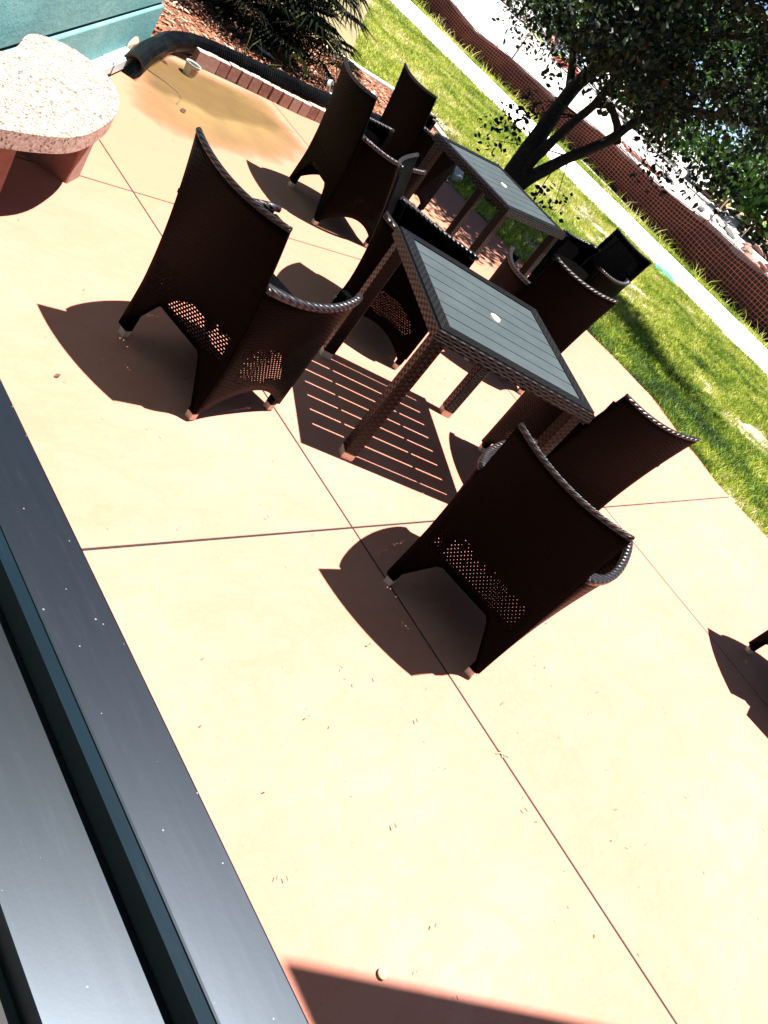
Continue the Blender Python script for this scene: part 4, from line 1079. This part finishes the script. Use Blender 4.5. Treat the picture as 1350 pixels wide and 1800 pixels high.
# red crumpled tarp
V, F = [], []; n = 14
for j in range(n+1):
    for i in range(n+1):
        x, y = i/n-0.5, j/n-0.5; V.append((x*1.6, y*1.2, 0.35*(1-4*max(x*x, y*y))+0.22*noise.noise((x*7, y*7, 2))))
for j in range(n):
    for i in range(n): F.append((j*(n+1)+i, j*(n+1)+i+1, (j+1)*(n+1)+i+1, (j+1)*(n+1)+i))
p = at_lot(1008, 118); p = CAMP+(p-CAMP)*1.0
o = link('tarp', mesh('tarp', V, F), M['redt'], None, (p[0]*0.75, p[1]*0.75, 0.1)); o.scale = (1.6, 1.6, 1.2); tag(o, 'crumpled red tarp among the debris heap seen through the leaves', 'tarp')
# ochre bank at right
def bank(name, pts, wdt, hgt, mat, label=None, cat=None, seg=40):
    V, F = [], []; m_ = 8
    for i in range(seg+1):
        t = i/seg; k = t*(len(pts)-1); a_ = int(min(k, len(pts)-2)); f = k-a_
        x = pts[a_][0]*(1-f)+pts[a_+1][0]*f; y = pts[a_][1]*(1-f)+pts[a_+1][1]*f
        dx, dy = pts[a_+1][0]-pts[a_][0], pts[a_+1][1]-pts[a_][1]; L = math.hypot(dx, dy); nx_, ny_ = -dy/L, dx/L
        for j in range(m_+1):
            s = j/m_*2-1; h_ = hgt*max(0, 1-s*s)*(0.75+0.5*noise.noise((x*.3, y*.3, s)))*min(1, 6*t, 6*(1-t))
            V.append((x+nx_*s*wdt, y+ny_*s*wdt, -0.1+h_))
    for i in range(seg):
        for j in range(m_): F.append((i*(m_+1)+j, (i+1)*(m_+1)+j, (i+1)*(m_+1)+j+1, i*(m_+1)+j+1))
    o = link(name, mesh(name, V, F, False), mat); return tag(o, label, cat)
a1, a2 = at_lot(1275, 345), at_lot(1350, 415)
bank('soil_heap', [(a1[0]*0.5+20, a1[1]*0.5+9), (a2[0], a2[1]), (a2[0]*1.0, a2[1]-8)], 2.5, 1.1, M['hay'], 'ochre soil heap beyond the fence at the right edge', 'soil heap')
b1_, b2_ = at_lot(925, 45), at_lot(1010, 125)
bank('grass_bank', [(b1_[0], b1_[1]), ((b1_[0]+b2_[0])/2, (b1_[1]+b2_[1])/2), (b2_[0], b2_[1])], 1.2, 0.45, plain('green_bank', (0.16, 0.22, 0.05), 0.9, 0, 0.4, 3), 'low green grassy bank in front of the debris heap', 'bank')

# background trees beyond the lot
M['leaf2'] = tonemat('sunlit_leaves', [(0.0, (0.010, 0.028, 0.006)), (0.5, (0.05, 0.14, 0.015)), (1.0, (0.16, 0.28, 0.04))], 0.6, 0.3, 0.2)
def bgtree(x, y, h, r, label, n=1500, ls=0.28):
    t = empty('background_tree', (x, y, 0), 0, label, 'tree', 'green trees beyond the sand lot')
    pts, rad = wob([(0, 0, -0.2), (0.1, 0, h*0.3), (0.0, 0.15, h*0.6), (0.1, 0, h*0.85)], [0.02*h, 0.018*h, 0.012*h, 0.006*h], 4, 0.05, x)
    link('trunk', tube('trunk', pts, rad, 8), M['bark'], t)
    C = []
    for k in range(28):
        az = random.uniform(0, 2*PI); rr = r*math.sqrt(random.random())*0.85; zz = h*(0.06+0.88*random.random())
        rr *= math.sqrt(max(0.1, 1-((zz/h-0.55)/0.5)**2)); c_ = np.array([rr*math.cos(az), rr*math.sin(az), zz])
        C.append(c_+rng.normal(0, 1, (n//28, 3))*np.array([r*.2, r*.2, h*.07]))
    o = link('crown', leafmesh('crown', np.concatenate(C), ls, 1.5, 0.2), M['leaf2'], t); o['kind'] = 'stuff'
k = 0
names = ['tallest', 'broad', 'narrow', 'low bushy', 'bright green', 'dull green']
for (x, y, h, r) in ((47, 15, 6.0, 3.2), (50, 19, 9, 4.2), (56, 26, 10, 4.5), (60, 34, 10, 4.8), (66, 44, 11, 5), (70, 54, 11, 5.2), (76, 65, 11, 5.5), (82, 76, 12, 6), (52, 13, 5.5, 3.0), (84, 90, 12, 6)):
    desc = ['bright green tree beyond the sand at the right edge, below the long branch', 'second tree in from the right edge beyond the lot', 'tree beyond the lot seen through the hanging leaves', 'tree beyond the lot behind the loop in the branches', 'tree beyond the lot behind the middle of the dark crown', 'tree beyond the lot left of the dark crown middle', 'far tree behind the debris heap', 'far tree behind the left of the debris heap', 'nearest bright green tree beyond the soil heap at the right edge', 'farthest tree at the left end of the row'][k]
    bgtree(x, y, h, r, desc, 4200, 0.42); k += 1
